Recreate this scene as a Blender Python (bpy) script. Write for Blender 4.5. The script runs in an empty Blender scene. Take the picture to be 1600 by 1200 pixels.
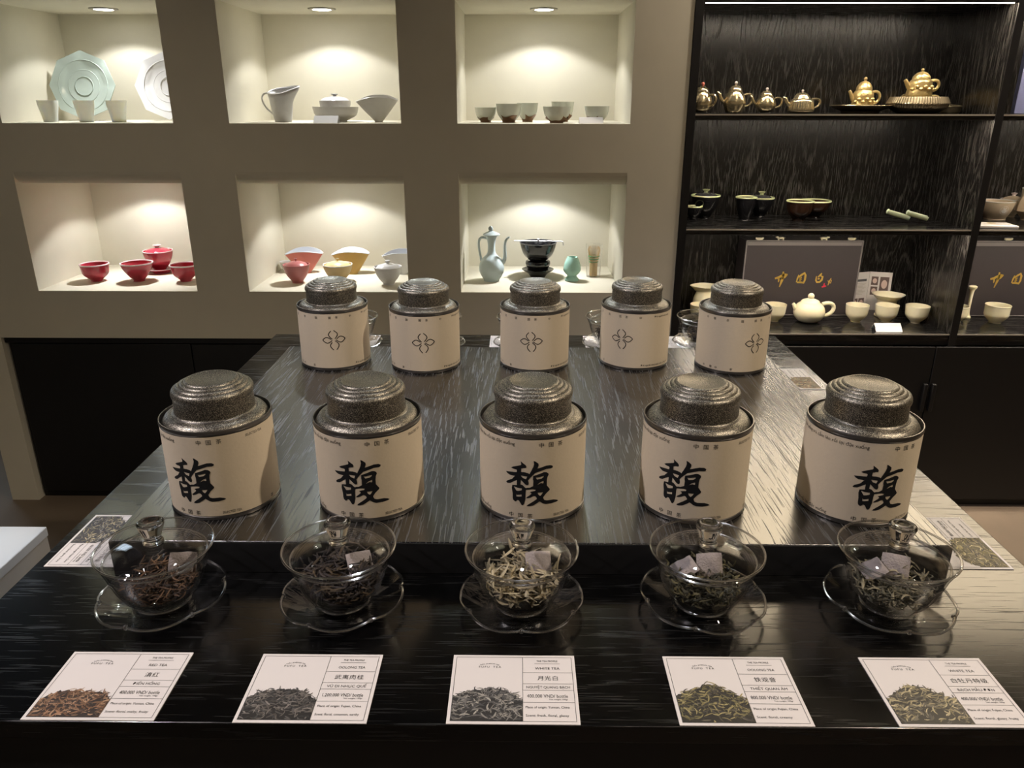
import bpy, bmesh, math, random
from mathutils import Vector, Matrix, Euler
from mathutils.geometry import tessellate_polygon

PI = math.pi
scene = bpy.context.scene
COL = scene.collection
rnd = random.Random(7)

# ------------------------------------------------------------------ camera
cam_data = bpy.data.cameras.new('camera')
cam = bpy.data.objects.new('camera', cam_data)
COL.objects.link(cam)
scene.camera = cam
cam_data.sensor_width = 36.0
cam_data.lens = 26.891
cam_data.clip_start = 0.02
_p, _y, _r = math.radians(20.3173), math.radians(0.5063), math.radians(0.0792)
_R = Vector((math.cos(_y), math.sin(_y), 0)); _F0 = Vector((-math.sin(_y), math.cos(_y), 0)); _U0 = Vector((0, 0, 1))
_F = math.cos(_p) * _F0 - math.sin(_p) * _U0
_U = math.sin(_p) * _F0 + math.cos(_p) * _U0
_R, _U = math.cos(_r) * _R + math.sin(_r) * _U, -math.sin(_r) * _R + math.cos(_r) * _U
_m = Matrix((_R, _U, -_F)).transposed().to_4x4()
_m.translation = Vector((0, 0, 1.36))
cam.matrix_world = _m

# ------------------------------------------------------------------ world, exposure, lights
world = bpy.data.worlds.new('room_dark'); scene.world = world
world.use_nodes = True
world.node_tree.nodes['Background'].inputs[0].default_value = (0.02, 0.018, 0.016, 1)
world.node_tree.nodes['Background'].inputs[1].default_value = 0.3
scene.view_settings.view_transform = 'Standard'
scene.view_settings.look = 'None'
scene.view_settings.exposure = 0.0
scene.view_settings.gamma = 1.0
scene.view_settings.use_curve_mapping = False
scene.cycles.max_bounces = 14
scene.cycles.transparent_max_bounces = 40
scene.cycles.transmission_bounces = 12
scene.cycles.caustics_reflective = False
scene.cycles.caustics_refractive = False
scene.cycles.sample_clamp_indirect = 4.0

def spot(name, loc, target, energy, color, size_deg, blend=0.5, radius=0.03):
    l = bpy.data.lights.new(name, 'SPOT')
    l.energy = energy; l.color = color; l.spot_size = math.radians(size_deg); l.spot_blend = blend
    l.shadow_soft_size = radius
    o = bpy.data.objects.new(name, l); COL.objects.link(o)
    o.location = loc
    d = Vector(target) - Vector(loc)
    o.rotation_euler = d.to_track_quat('-Z', 'Y').to_euler()
    return o

WARM = (1.0, 0.80, 0.56); NEUTRAL = (1.0, 0.90, 0.80)
spot('ceiling_spot_left', (-1.65, 0.20, 2.60), (-0.22, 0.76, 0.92), 130, (1.0, 0.91, 0.93), 62, 0.8, 0.04)
spot('ceiling_spot_right', (1.70, 0.25, 2.60), (0.24, 0.82, 0.92), 118, (1.0, 0.83, 0.64), 52, 0.8, 0.04)
spot('ceiling_spot_table', (0.02, 1.15, 2.70), (0.01, 1.05, 0.92), 20, (0.95, 0.97, 1.0), 56, 0.9, 0.05)
spot('ceiling_spot_wall_right', (0.95, 1.2, 2.70), (0.50, 2.45, 1.0), 15, WARM, 75, 1.0, 0.05)
spot('ceiling_spot_wall_left', (-1.3, 0.8, 2.70), (-1.05, 2.44, 0.25), 15, WARM, 60, 1.0, 0.05)
for _x in (0.92, 1.37, 1.82, 2.27):
    spot('wall_washer', (_x, 2.25, 2.72), (_x, 2.79, 2.05), 140, (1.0, 0.84, 0.67), 100, 1.0, 0.04)

# ------------------------------------------------------------------ materials
MATS = {}
def new_mat(name):
    m = bpy.data.materials.new(name); m.use_nodes = True
    MATS[name] = m
    return m, m.node_tree.nodes, m.node_tree.links, m.node_tree.nodes['Principled BSDF']

def flat(name, col, rough=0.5, metal=0.0, spec=0.5, coat=0.0, bump=0.0, bscale=80.0, var=0.0, sss=0.0, emit=None, estr=0.0):
    m, N, L, b = new_mat(name)
    b.inputs['Base Color'].default_value = (*col, 1)
    b.inputs['Roughness'].default_value = rough
    b.inputs['Metallic'].default_value = metal
    b.inputs['Specular IOR Level'].default_value = spec
    b.inputs['Coat Weight'].default_value = coat
    b.inputs['Coat Roughness'].default_value = 0.05
    if sss:
        b.inputs['Subsurface Weight'].default_value = sss
        b.inputs['Subsurface Radius'].default_value = (0.012, 0.010, 0.007)
        b.inputs['Subsurface Scale'].default_value = 1.0
    if emit:
        b.inputs['Emission Color'].default_value = (*emit, 1)
        b.inputs['Emission Strength'].default_value = estr
    tc = N.new('ShaderNodeTexCoord')
    n = N.new('ShaderNodeTexNoise'); n.inputs['Scale'].default_value = bscale; n.inputs['Detail'].default_value = 4
    L.new(tc.outputs['Object'], n.inputs['Vector'])
    if bump:
        bp = N.new('ShaderNodeBump'); bp.inputs['Strength'].default_value = bump; bp.inputs['Distance'].default_value = 0.004
        L.new(n.outputs['Fac'], bp.inputs['Height']); L.new(bp.outputs['Normal'], b.inputs['Normal'])
    if var:
        mx = N.new('ShaderNodeMix'); mx.data_type = 'RGBA'
        mx.inputs[6].default_value = (*[c * (1 - var) for c in col], 1)
        mx.inputs[7].default_value = (*[min(1, c * (1 + var)) for c in col], 1)
        L.new(n.outputs['Fac'], mx.inputs[0]); L.new(mx.outputs[2], b.inputs['Base Color'])
    return m

def wood(name, dark, light, rot, rough=0.24, scale=1.0, seed=0.0, spec=0.95, pore=1.0, ior=1.5):
    """black open-pore oak: satin ground with short pores gathered along the growth rings; grain runs along local X after rot"""
    m, N, L, b = new_mat(name)
    tc = N.new('ShaderNodeTexCoord'); mp = N.new('ShaderNodeMapping')
    mp.inputs['Rotation'].default_value = rot
    mp.inputs['Location'].default_value = (seed, seed * 0.7, seed * 0.3)
    L.new(tc.outputs['Object'], mp.inputs['Vector'])
    st = N.new('ShaderNodeMapping'); st.inputs['Scale'].default_value = (0.75 * scale, 6.0 * scale, 6.0 * scale)
    L.new(mp.outputs['Vector'], st.inputs['Vector'])
    n1 = N.new('ShaderNodeTexNoise'); n1.inputs['Scale'].default_value = 1.0; n1.inputs['Detail'].default_value = 2.0
    n1.inputs['Roughness'].default_value = 0.35; n1.inputs['Distortion'].default_value = 0.25
    L.new(st.outputs['Vector'], n1.inputs['Vector'])
    mul = N.new('ShaderNodeMath'); mul.operation = 'MULTIPLY'; mul.inputs[1].default_value = 30.0
    L.new(n1.outputs['Fac'], mul.inputs[0])
    pp = N.new('ShaderNodeMath'); pp.operation = 'PINGPONG'; pp.inputs[1].default_value = 0.5; L.new(mul.outputs[0], pp.inputs[0])
    rg = N.new('ShaderNodeMapRange'); rg.interpolation_type = 'SMOOTHSTEP'
    rg.inputs['From Min'].default_value = 0.0; rg.inputs['From Max'].default_value = 0.26
    rg.inputs['To Min'].default_value = 1.0; rg.inputs['To Max'].default_value = 0.0
    L.new(pp.outputs[0], rg.inputs['Value'])
    st2 = N.new('ShaderNodeMapping'); st2.inputs['Scale'].default_value = (20 * scale, 760 * scale, 760 * scale)
    L.new(mp.outputs['Vector'], st2.inputs['Vector'])
    n2 = N.new('ShaderNodeTexNoise'); n2.inputs['Scale'].default_value = 1.0; n2.inputs['Detail'].default_value = 1.0
    L.new(st2.outputs['Vector'], n2.inputs['Vector'])
    ad = N.new('ShaderNodeMath'); ad.operation = 'MULTIPLY_ADD'; ad.inputs[1].default_value = 0.15
    L.new(rg.outputs[0], ad.inputs[0]); L.new(n2.outputs['Fac'], ad.inputs[2])
    cl = N.new('ShaderNodeMapRange'); cl.interpolation_type = 'SMOOTHSTEP'
    cl.inputs['From Min'].default_value = 0.62; cl.inputs['From Max'].default_value = 0.74
    cl.inputs['To Max'].default_value = pore
    L.new(ad.outputs[0], cl.inputs['Value'])
    mc = N.new('ShaderNodeMix'); mc.data_type = 'RGBA'
    mc.inputs[6].default_value = (*dark, 1); mc.inputs[7].default_value = (*light, 1)
    L.new(cl.outputs[0], mc.inputs[0]); L.new(mc.outputs[2], b.inputs['Base Color'])
    rr = N.new('ShaderNodeMath'); rr.operation = 'MULTIPLY_ADD'; rr.inputs[1].default_value = 0.30; rr.inputs[2].default_value = rough
    L.new(cl.outputs[0], rr.inputs[0]); L.new(rr.outputs[0], b.inputs['Roughness'])
    b.inputs['IOR'].default_value = ior
    sp_ = N.new('ShaderNodeMath'); sp_.operation = 'MULTIPLY_ADD'; sp_.inputs[1].default_value = -0.75 * spec; sp_.inputs[2].default_value = spec
    L.new(cl.outputs[0], sp_.inputs[0]); L.new(sp_.outputs[0], b.inputs['Specular IOR Level'])
    return m

def thin_glass(name, tint=(1, 1, 1), base=0.045, rough=0.0):
    """thin blown glass wall: see-through with Fresnel reflection"""
    m, N, L, b = new_mat(name)
    N.remove(b)
    out = N['Material Output']
    tr = N.new('ShaderNodeBsdfTransparent'); tr.inputs['Color'].default_value = (*tint, 1)
    gl = N.new('ShaderNodeBsdfGlossy'); gl.inputs['Roughness'].default_value = rough
    lw = N.new('ShaderNodeLayerWeight'); lw.inputs['Blend'].default_value = 0.5
    pw = N.new('ShaderNodeMath'); pw.operation = 'POWER'; pw.inputs[1].default_value = 4.0
    L.new(lw.outputs['Facing'], pw.inputs[0])
    ma = N.new('ShaderNodeMath'); ma.operation = 'MULTIPLY_ADD'; ma.inputs[1].default_value = 0.8; ma.inputs[2].default_value = base
    L.new(pw.outputs[0], ma.inputs[0])
    mx = N.new('ShaderNodeMixShader')
    L.new(ma.outputs[0], mx.inputs[0]); L.new(tr.outputs[0], mx.inputs[1]); L.new(gl.outputs[0], mx.inputs[2])
    L.new(mx.outputs[0], out.inputs['Surface'])
    return m

def solid_glass(name, col=(1, 1, 1), ior=1.47):
    m, N, L, b = new_mat(name)
    N.remove(b)
    g = N.new('ShaderNodeBsdfGlass'); g.inputs['Color'].default_value = (*col, 1); g.inputs['IOR'].default_value = ior
    g.inputs['Roughness'].default_value = 0.0
    L.new(g.outputs[0], N['Material Output'].inputs['Surface'])
    return m

def emitter(name, col, strength):
    m, N, L, b = new_mat(name)
    N.remove(b)
    e = N.new('ShaderNodeEmission'); e.inputs['Color'].default_value = (*col, 1); e.inputs['Strength'].default_value = strength
    L.new(e.outputs[0], N['Material Output'].inputs['Surface'])
    return m

def vcol(name, rough=0.6, spec=0.4):
    m, N, L, b = new_mat(name)
    a = N.new('ShaderNodeAttribute'); a.attribute_name = 'Col'
    L.new(a.outputs['Color'], b.inputs['Base Color'])
    b.inputs['Roughness'].default_value = rough; b.inputs['Specular IOR Level'].default_value = spec
    return m

def tin_metal(name):
    m, N, L, b = new_mat(name)
    tc = N.new('ShaderNodeTexCoord')
    n = N.new('ShaderNodeTexNoise'); n.inputs['Scale'].default_value = 1350; n.inputs['Detail'].default_value = 2
    L.new(tc.outputs['Object'], n.inputs['Vector'])
    rp = N.new('ShaderNodeValToRGB'); e = rp.color_ramp.elements
    e[0].position = 0.50; e[0].color = (0.070, 0.065, 0.058, 1); e[1].position = 0.70; e[1].color = (0.80, 0.74, 0.60, 1)
    L.new(n.outputs['Fac'], rp.inputs['Fac']); L.new(rp.outputs['Color'], b.inputs['Base Color'])
    b.inputs['Metallic'].default_value = 0.88
    b.inputs['Roughness'].default_value = 0.40
    bp = N.new('ShaderNodeBump'); bp.inputs['Strength'].default_value = 0.35; bp.inputs['Distance'].default_value = 0.0005
    L.new(n.outputs['Fac'], bp.inputs['Height']); L.new(bp.outputs['Normal'], b.inputs['Normal'])
    return m

M_plaster = flat('plaster_cream', (0.76, 0.725, 0.61), 0.85, spec=0.2, bump=0.35, bscale=9, var=0.06)
M_plaster2 = flat('plaster_room', (0.42, 0.36, 0.27), 0.9, spec=0.2, bump=0.2, bscale=7)
M_ceil = flat('ceiling_paint_dark', (0.035, 0.032, 0.03), 0.9, spec=0.1)
M_floor = flat('floor_concrete_brown', (0.20, 0.155, 0.115), 0.55, bump=0.25, bscale=6, var=0.2)
M_tabX = wood('black_oak_crosswise', (0.0016, 0.0016, 0.0018), (0.015, 0.015, 0.015), (0, 0, 0), 0.16, 1.0, 1.3, 0.75, 0.6)
M_tabY = wood('black_oak_lengthwise', (0.0032, 0.0032, 0.0035), (0.075, 0.075, 0.074), (0, 0, PI / 2), 0.22, 1.0, 4.1, 0.95, 0.85, 1.72)
M_shelf = wood('black_oak_upright', (0.009, 0.0083, 0.008), (0.10, 0.092, 0.083), (0, PI / 2, 0), 0.26, 1.0, 2.2, 0.6, 0.8)
M_shelfh = wood('black_oak_shelf', (0.006, 0.006, 0.0065), (0.040, 0.038, 0.036), (0, 0, 0), 0.18, 1.0, 6.2, 0.7)
M_blackm = flat('black_metal_frame', (0.008, 0.008, 0.009), 0.45)
M_cab = flat('black_cabinet_lacquer', (0.0055, 0.0055, 0.0065), 0.5, bump=0.02, bscale=300)
M_tin = tin_metal('bronze_fleck_tin')
M_tinb = flat('tin_edge_steel', (0.16, 0.15, 0.14), 0.32, metal=0.9, bump=0.05, bscale=900)
M_label = flat('cream_label_paper', (0.63, 0.54, 0.41), 0.62, spec=0.3, bump=0.06, bscale=260, var=0.025)
M_ink = flat('black_ink', (0.006, 0.006, 0.007), 0.55, spec=0.3, var=0.05)
M_card = flat('white_card_paper', (0.78, 0.74, 0.72), 0.7, spec=0.25, var=0.01)
M_white = flat('white_card_stock', (0.85, 0.85, 0.86), 0.6, var=0.01)
M_photo = vcol('printed_photo', 0.6, 0.3)
M_leaf = vcol('tea_leaf', 0.65, 0.3)
M_glass = thin_glass('thin_clear_glass', base=0.06)
M_glassS = solid_glass('solid_clear_glass')
M_glassR = thin_glass('glass_rim', base=0.46, rough=0.14)
M_plastic = thin_glass('clear_plastic', base=0.06, rough=0.05)
M_sachet = flat('white_nonwoven_sachet', (0.40, 0.355, 0.35), 0.8, spec=0.2, bump=0.4, bscale=500, var=0.05)
M_marble = flat('white_marble', (0.82, 0.83, 0.86), 0.35, var=0.05, bscale=5)
M_chrome = flat('satin_lamp_trim', (0.55, 0.53, 0.50), 0.3, metal=1.0, var=0.02)
M_lens = emitter('downlight_lens', (1.0, 0.98, 0.94), 26.0)
M_litedge = flat('lit_edge_pale', (0.50, 0.46, 0.40), 0.45, metal=0.3, var=0.02)  # pale tone carries the light caught along the shelf edges
M_led = emitter('led_strip_warm', (1.0, 0.86, 0.68), 130.0)

# ------------------------------------------------------------------ geometry helpers
class G:
    def __init__(s): s.v = []; s.f = []; s.c = []
    def add(s, vs, fs, col=None):
        o = len(s.v); s.v.extend([tuple(x) for x in vs]); s.f.extend([tuple(i + o for i in f) for f in fs])
        s.c.extend([col] * len(vs))
        return s
    def box(s, x0, x1, y0, y1, z0, z1):
        vs = [(x, y, z) for z in (z0, z1) for y in (y0, y1) for x in (x0, x1)]
        return s.add(vs, [(0, 2, 3, 1), (4, 5, 7, 6), (0, 1, 5, 4), (2, 6, 7, 3), (0, 4, 6, 2), (1, 3, 7, 5)])
    def lathe(s, prof, n=36, c=(0, 0, 0), sx=1.0, sy=1.0, rf=None, zf=None):
        vs = []; rings = []
        for r, z in prof:
            if r < 1e-6:
                rings.append([len(vs)]); vs.append((c[0], c[1], c[2] + z))
            else:
                ring = []
                for i in range(n):
                    a = 2 * PI * i / n
                    k = rf(a, r, z) if rf else 1.0
                    dz = zf(a, r, z) if zf else 0.0
                    ring.append(len(vs)); vs.append((c[0] + r * k * sx * math.cos(a), c[1] + r * k * sy * math.sin(a), c[2] + z + dz))
                rings.append(ring)
        fs = []
        for a, b in zip(rings, rings[1:]):
            if len(a) == 1 and len(b) == 1: continue
            for i in range(n):
                j = (i + 1) % n
                if len(a) == 1: fs.append((a[0], b[j], b[i]))
                elif len(b) == 1: fs.append((a[i], a[j], b[0]))
                else: fs.append((a[i], a[j], b[j], b[i]))
        return s.add(vs, fs)
    def tube(s, pts, rad, n=8, closed=False, col=None, flat_y=1.0):
        pts = [Vector(p) for p in pts]; m = len(pts)
        if not isinstance(rad, (list, tuple)): rad = [rad] * m
        vs = []; fs = []
        t0 = (pts[1] - pts[0]).normalized()
        up = Vector((0, 0, 1)) if abs(t0.z) < 0.9 else Vector((0, 1, 0))
        u = t0.cross(up).normalized()
        for i, p in enumerate(pts):
            if closed: t = (pts[(i + 1) % m] - pts[i - 1]).normalized()
            elif i == 0: t = t0
            elif i == m - 1: t = (pts[i] - pts[i - 1]).normalized()
            else: t = (pts[i + 1] - pts[i - 1]).normalized()
            u = (u - t * u.dot(t))
            if u.length < 1e-6: u = t.orthogonal()
            u.normalize(); w = t.cross(u)
            for k in range(n):
                a = 2 * PI * k / n
                vs.append(p + rad[i] * (u * math.cos(a) + w * math.sin(a) * flat_y))
        for i in range(m if closed else m - 1):
            j = (i + 1) % m
            for k in range(n):
                l = (k + 1) % n
                fs.append((i * n + k, i * n + l, j * n + l, j * n + k))
        if not closed:
            fs.append(tuple(range(n))[::-1]); fs.append(tuple((m - 1) * n + k for k in range(n)))
        return s.add(vs, fs, col)
    def ball(s, c, r, n=12, sx=1, sy=1, sz=1):
        m = n // 2 + 1
        return s.lathe([(r * math.sin(PI * i / m) if 0 < i < m else 0, -sz * r * math.cos(PI * i / m)) for i in range(m + 1)], n, c, sx, sy)
    def xform(s, M):
        s.v = [tuple(M @ Vector(p)) for p in s.v]; return s
    def build(s, name, mat, parent=None, smooth=True, bevel=0.0, angle=35, recalc=True):
        me = bpy.data.meshes.new(name)
        me.from_pydata(s.v, [], s.f)
        if recalc:
            bm = bmesh.new(); bm.from_mesh(me)
            bmesh.ops.recalc_face_normals(bm, faces=bm.faces)
            bm.to_mesh(me); bm.free()
        if any(c is not None for c in s.c):
            at = me.color_attributes.new('Col', 'FLOAT_COLOR', 'POINT')
            for i, c in enumerate(s.c): at.data[i].color = (*(c or (0.5, 0.5, 0.5)), 1)
        me.materials.append(mat)
        if smooth:
            me.polygons.foreach_set('use_smooth', [True] * len(me.polygons))
            me.set_sharp_from_angle(angle=math.radians(angle))
        me.update()
        o = bpy.data.objects.new(name, me); COL.objects.link(o)
        if parent: o.parent = parent
        if bevel:
            b = o.modifiers.new('bevel', 'BEVEL'); b.width = bevel; b.segments = 2; b.limit_method = 'ANGLE'; b.angle_limit = math.radians(40)
        return o

def thing(name, label, cat, loc=(0, 0, 0), rz=0.0, group=None):
    o = bpy.data.objects.new(name, None); COL.objects.link(o)
    o.empty_display_size = 0.02
    o.location = loc; o.rotation_euler = (0, 0, rz)
    o['label'] = label; o['category'] = cat
    if group: o['group'] = group
    return o

def tag(o, label, cat, group=None, kind=None):
    o['label'] = label; o['category'] = cat
    if group: o['group'] = group
    if kind: o['kind'] = kind
    return o

def struct(o):
    o['kind'] = 'structure'; return o

def dup(root, loc, rz, label, group=None):
    r = root.copy(); COL.objects.link(r); r.location = loc; r.rotation_euler = (0, 0, rz); r['label'] = label
    if group: r['group'] = group
    for ch in list(root.children):
        c = ch.copy(); COL.objects.link(c); c.parent = r
        for g in list(ch.children):
            d = g.copy(); COL.objects.link(d); d.parent = c
    return r

# -------- flat lettering (print) --------
_tc = {}
def text2d(s):
    if s not in _tc:
        cu = bpy.data.curves.new('lettering', 'FONT'); cu.body = s; cu.size = 1; cu.resolution_u = 2
        ob = bpy.data.objects.new('lettering', cu)
        me = ob.to_mesh()
        vs = [(v.co.x, v.co.y) for v in me.vertices]; fs = [tuple(p.vertices) for p in me.polygons]
        ob.to_mesh_clear(); bpy.data.objects.remove(ob); bpy.data.curves.remove(cu)
        _tc[s] = (vs, fs)
    return _tc[s]

def put_text(g, s, x, y, size, z=0.0, align='C', wscale=1.0, rot=0.0, maxw=None):
    vs, fs = text2d(s)
    if not vs: return
    x0 = min(v[0] for v in vs); x1 = max(v[0] for v in vs)
    w = (x1 - x0) * size * wscale
    if maxw and w > maxw: wscale *= maxw / w; w = maxw
    off = {'C': -(x0 + x1) / 2, 'L': -x0, 'R': -x1}[align]
    ca, sa = math.cos(rot), math.sin(rot)
    out = []
    for vx, vy in vs:
        a = (vx + off) * size * wscale; b = (vy - 0.36) * size
        out.append((x + a * ca - b * sa, y + a * sa + b * ca, z))
    g.add(out, fs)

def poly2d(g, outer, holes=(), z=0.0, cut=None):
    loops = [[Vector((x, y, 0)) for x, y in l] for l in [outer] + list(holes)]
    tris = tessellate_polygon(loops)
    vs = [(p.x, p.y, z) for l in loops for p in l]
    g.add(vs, tris)

def stroke2d(g, pts, w, z=0.0):
    """flat pen stroke of width w (or per-point widths) through pts"""
    m = len(pts)
    if not isinstance(w, (list, tuple)): w = [w] * m
    vs = []
    for i, p in enumerate(pts):
        a = pts[max(0, i - 1)]; b = pts[min(m - 1, i + 1)]
        d = Vector((b[0] - a[0], b[1] - a[1])); d.normalize()
        nx, ny = -d.y * w[i] / 2, d.x * w[i] / 2
        vs += [(p[0] + nx, p[1] + ny, z), (p[0] - nx, p[1] - ny, z)]
    g.add(vs, [(2 * i, 2 * i + 1, 2 * i + 3, 2 * i + 2) for i in range(m - 1)])

def subdivide(g, maxlen):
    bm = bmesh.new()
    vs = [bm.verts.new(v) for v in g.v]
    for f in g.f:
        try: bm.faces.new([vs[i] for i in f])
        except ValueError: pass
    for _ in range(5):
        es = [e for e in bm.edges if e.calc_length() > maxlen]
        if not es: break
        bmesh.ops.subdivide_edges(bm, edges=es, cuts=1, use_grid_fill=False)
        bmesh.ops.triangulate(bm, faces=[f for f in bm.faces if len(f.verts) > 4])
    bm.verts.index_update()
    r = G(); r.add([v.co[:] for v in bm.verts], [[v.index for v in f.verts] for f in bm.faces]); bm.free()
    return r

def wrap(g, R):
    """(arc length, height) -> cylinder surface facing -Y"""
    out = []
    for x, y, z in g.v:
        a = x / R
        out.append(((R + z) * math.sin(a), -(R + z) * math.cos(a), y))
    g.v = out
    return g

def arc(c, r, a0, a1, n=10):
    return [(c[0] + r * math.cos(a0 + (a1 - a0) * i / n), c[1] + r * math.sin(a0 + (a1 - a0) * i / n)) for i in range(n + 1)]

def bez(p0, p1, p2, p3, n=10):
    o = []
    for i in range(n + 1):
        t = i / n; u = 1 - t
        o.append(tuple(u ** 3 * a + 3 * u * u * t * b + 3 * u * t * t * c + t ** 3 * d for a, b, c, d in zip(p0, p1, p2, p3)))
    return o

# ================================================================== THE ROOM
WY = 2.441                      # front plane of the niche wall
NX = [-1.5725, -0.8801, -0.1877]; NW = 0.5218; NH = 0.339
NZ = [0.7744, 1.295, 1.8156]    # niche floors (the top row is above the picture)
ND = 0.42; LIP = 0.0386
XL, XR = -1.833, 0.503
CEIL = 2.75

def niche_wall():
    holes = []
    for x in NX:
        for z in NZ: holes.append((x, x + NW, z, z + NH + LIP))
    cab = (-1.735, XR, 0.0, 0.614)
    xs = sorted({XL, XR, cab[0], cab[1]} | {h[0] for h in holes} | {h[1] for h in holes})
    zs = sorted({0.0, CEIL, cab[3]} | {h[2] for h in holes} | {h[3] for h in holes})
    g = G()
    def inside(x, z, h): return h[0] < x < h[1] and h[2] < z < h[3]
    for a, b in zip(xs, xs[1:]):
        for c, d in zip(zs, zs[1:]):
            mx, mz = (a + b) / 2, (c + d) / 2
            if any(inside(mx, mz, h) for h in holes + [cab]): continue
            g.add([(a, WY, c), (b, WY, c), (b, WY, d), (a, WY, d)], [(0, 1, 2, 3)])
    for x0, x1, z0, zt in holes:
        zc = zt - LIP
        prof = [(WY, z0), (WY + ND, z0), (WY + ND, zc)] + [(WY + 0.045 * (1 - math.sin(k * PI / 14)), zt - LIP * math.cos(k * PI / 14)) for k in range(8)]
        for (ya, za), (yb, zb) in zip(prof, prof[1:]):
            g.add([(x0, ya, za), (x1, ya, za), (x1, yb, zb), (x0, yb, zb)], [(0, 1, 2, 3)])
        for x in (x0, x1):
            g.add([(x, y, z) for y, z in prof], [tuple(range(len(prof)))])
    # recess for the low cabinet, wall end and back
    x0, x1, z0, z1 = cab
    g.add([(x0, WY, z1), (x1, WY, z1), (x1, WY + 0.4, z1), (x0, WY + 0.4, z1)], [(0, 1, 2, 3)])
    g.add([(x0, WY, z0), (x0, WY + 0.4, z0), (x0, WY + 0.4, z1), (x0, WY, z1)], [(0, 1, 2, 3)])
    g.add([(XL, WY, 0), (XL, WY + 0.5, 0), (XL, WY + 0.5, CEIL), (XL, WY, CEIL)], [(0, 1, 2, 3)])
    g.add([(XL, WY + 0.5, 0), (XR, WY + 0.5, 0), (XR, WY + 0.5, CEIL), (XL, WY + 0.5, CEIL)], [(0, 1, 2, 3)])
    g.add([(XR, WY, 0), (XR, WY + 0.5, 0), (XR, WY + 0.5, CEIL), (XR, WY, CEIL)], [(0, 1, 2, 3)])
    o = g.build('wall_back', M_plaster, smooth=False, recalc=False)
    me = o.data
    bm = bmesh.new(); bm.from_mesh(me)
    bmesh.ops.remove_doubles(bm, verts=bm.verts, dist=1e-5)
    bmesh.ops.recalc_face_normals(bm, faces=bm.faces)
    bm.to_mesh(me); bm.free()
    b = o.modifiers.new('rounded_plaster', 'BEVEL'); b.width = 0.0035; b.segments = 2; b.limit_method = 'ANGLE'; b.angle_limit = math.radians(50)
    return struct(o)
niche_wall()

RX0, RX1, RY0, RY1 = -3.2, 3.0, -2.4, 3.3
struct(G().box(RX0, RX1, RY0, RY1, -0.10, 0.0).build('floor', M_floor, smooth=False))
struct(G().box(RX0, RX1, RY0, RY1, CEIL, CEIL + 0.1).build('ceiling', M_ceil, smooth=False))
struct(G().box(RX0 - 0.1, RX0, RY0, RY1, 0, CEIL).build('wall_left', M_plaster2, smooth=False))
struct(G().box(RX1, RX1 + 0.1, RY0, RY1, 0, CEIL).build('wall_right', M_plaster2, smooth=False))
struct(G().box(RX0, RX1, RY0 - 0.1, RY0, 0, CEIL).build('wall_front', M_plaster2, smooth=False))
g = G()
for a in [(-1.75, RX1, 0, CEIL), (RX0, -3.0, 0, CEIL), (-3.0, -1.75, 0, 0.95), (-3.0, -1.75, 2.45, CEIL)]: g.box(a[0], a[1], RY1, RY1 + 0.1, a[2], a[3])
struct(g.build('wall_rear', M_plaster2, smooth=False))
struct(G().box(0.504, RX1, 2.792, 2.85, 0, CEIL).build('wall_right_back', M_plaster, smooth=False))
win = bpy.data.objects.new('window_1', None); COL.objects.link(win); win['kind'] = 'structure'; win.location = (-2.375, RY1, 0.95)
G().box(-0.61, 0.61, 0.04, 0.05, 0.0, 1.5).build('pane', emitter('daylight_pane', (0.72, 0.86, 1.0), 3.0), win, smooth=False)
for a in [(-0.625, -0.59, 0, 1.5), (0.59, 0.625, 0, 1.5), (-0.02, 0.02, 0, 1.5)]: G().box(a[0], a[1], 0.0, 0.04, a[2], a[3]).build('mullion', M_blackm, win)
for z in (0.0, 0.735, 1.465): G().box(-0.59, 0.59, 0.002, 0.038, z, z + 0.035).build('sash_rail', M_blackm, win)

# niche downlights: three visible in the upper row, the others above the openings
NAMEX = ['left', 'middle', 'right']
for i, x in enumerate((-1.327, -0.630, 0.076)):
    for j, z in enumerate(NZ):
        zc = z + NH
        if j == 1:
            t = thing('downlight', f'round recessed downlight in the ceiling of the upper {NAMEX[i]} niche', 'lamp', (x, 2.688, zc), 0, 'niche downlights')
        else:
            t = thing('downlight', f'recessed downlight of the {"lower" if j == 0 else "topmost"} {NAMEX[i]} niche, hidden behind its lintel', 'lamp', (x, 2.688, zc), 0, 'niche downlights')
        G().lathe([(0.030, -0.001), (0.030, -0.004), (0.043, -0.003), (0.044, 0.0)], 32).build('trim_ring', M_chrome, t)
        G().lathe([(0, -0.002), (0.030, -0.002), (0.030, -0.0005), (0, -0.0005)], 32).build('lens', M_lens, t)
        s = spot('niche_light', (x, 2.688, zc - 0.012), (x, 2.70, z), 3.1 if j < 2 else 26.0, (1.0, 0.99, 0.97) if j < 2 else (0.84, 0.93, 1.0), 126, 0.22, 0.014)
        if j < 2: spot('niche_beam', (x, 2.680, zc - 0.012), (x, 2.600, z), 4.2, (1.0, 0.99, 0.96), 92, 0.6, 0.014)

# ================================================================== LOW CABINET under the niches
t = thing('low_cabinet', 'long low matt black cabinet set into the wall under the lit niches', 'cabinet', (0, WY + 0.012, 0))
g = G(); g.box(-1.733, 0.50, 0.02, 0.38, 0.0, 0.612); g.build('carcass', M_cab, t, bevel=0.001)
G().box(-1.733, 0.50, 0.0, 0.02, 0.592, 0.612).build('top_rail', M_cab, t, bevel=0.0015)
xs = [-1.715, -1.106, -0.50, 0.10, 0.50]
for a, b in zip(xs, xs[1:]):
    G().box(a + 0.002, b - 0.002, 0.002, 0.0195, 0.03, 0.588).build('door', M_cab, t, bevel=0.0015)

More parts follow.
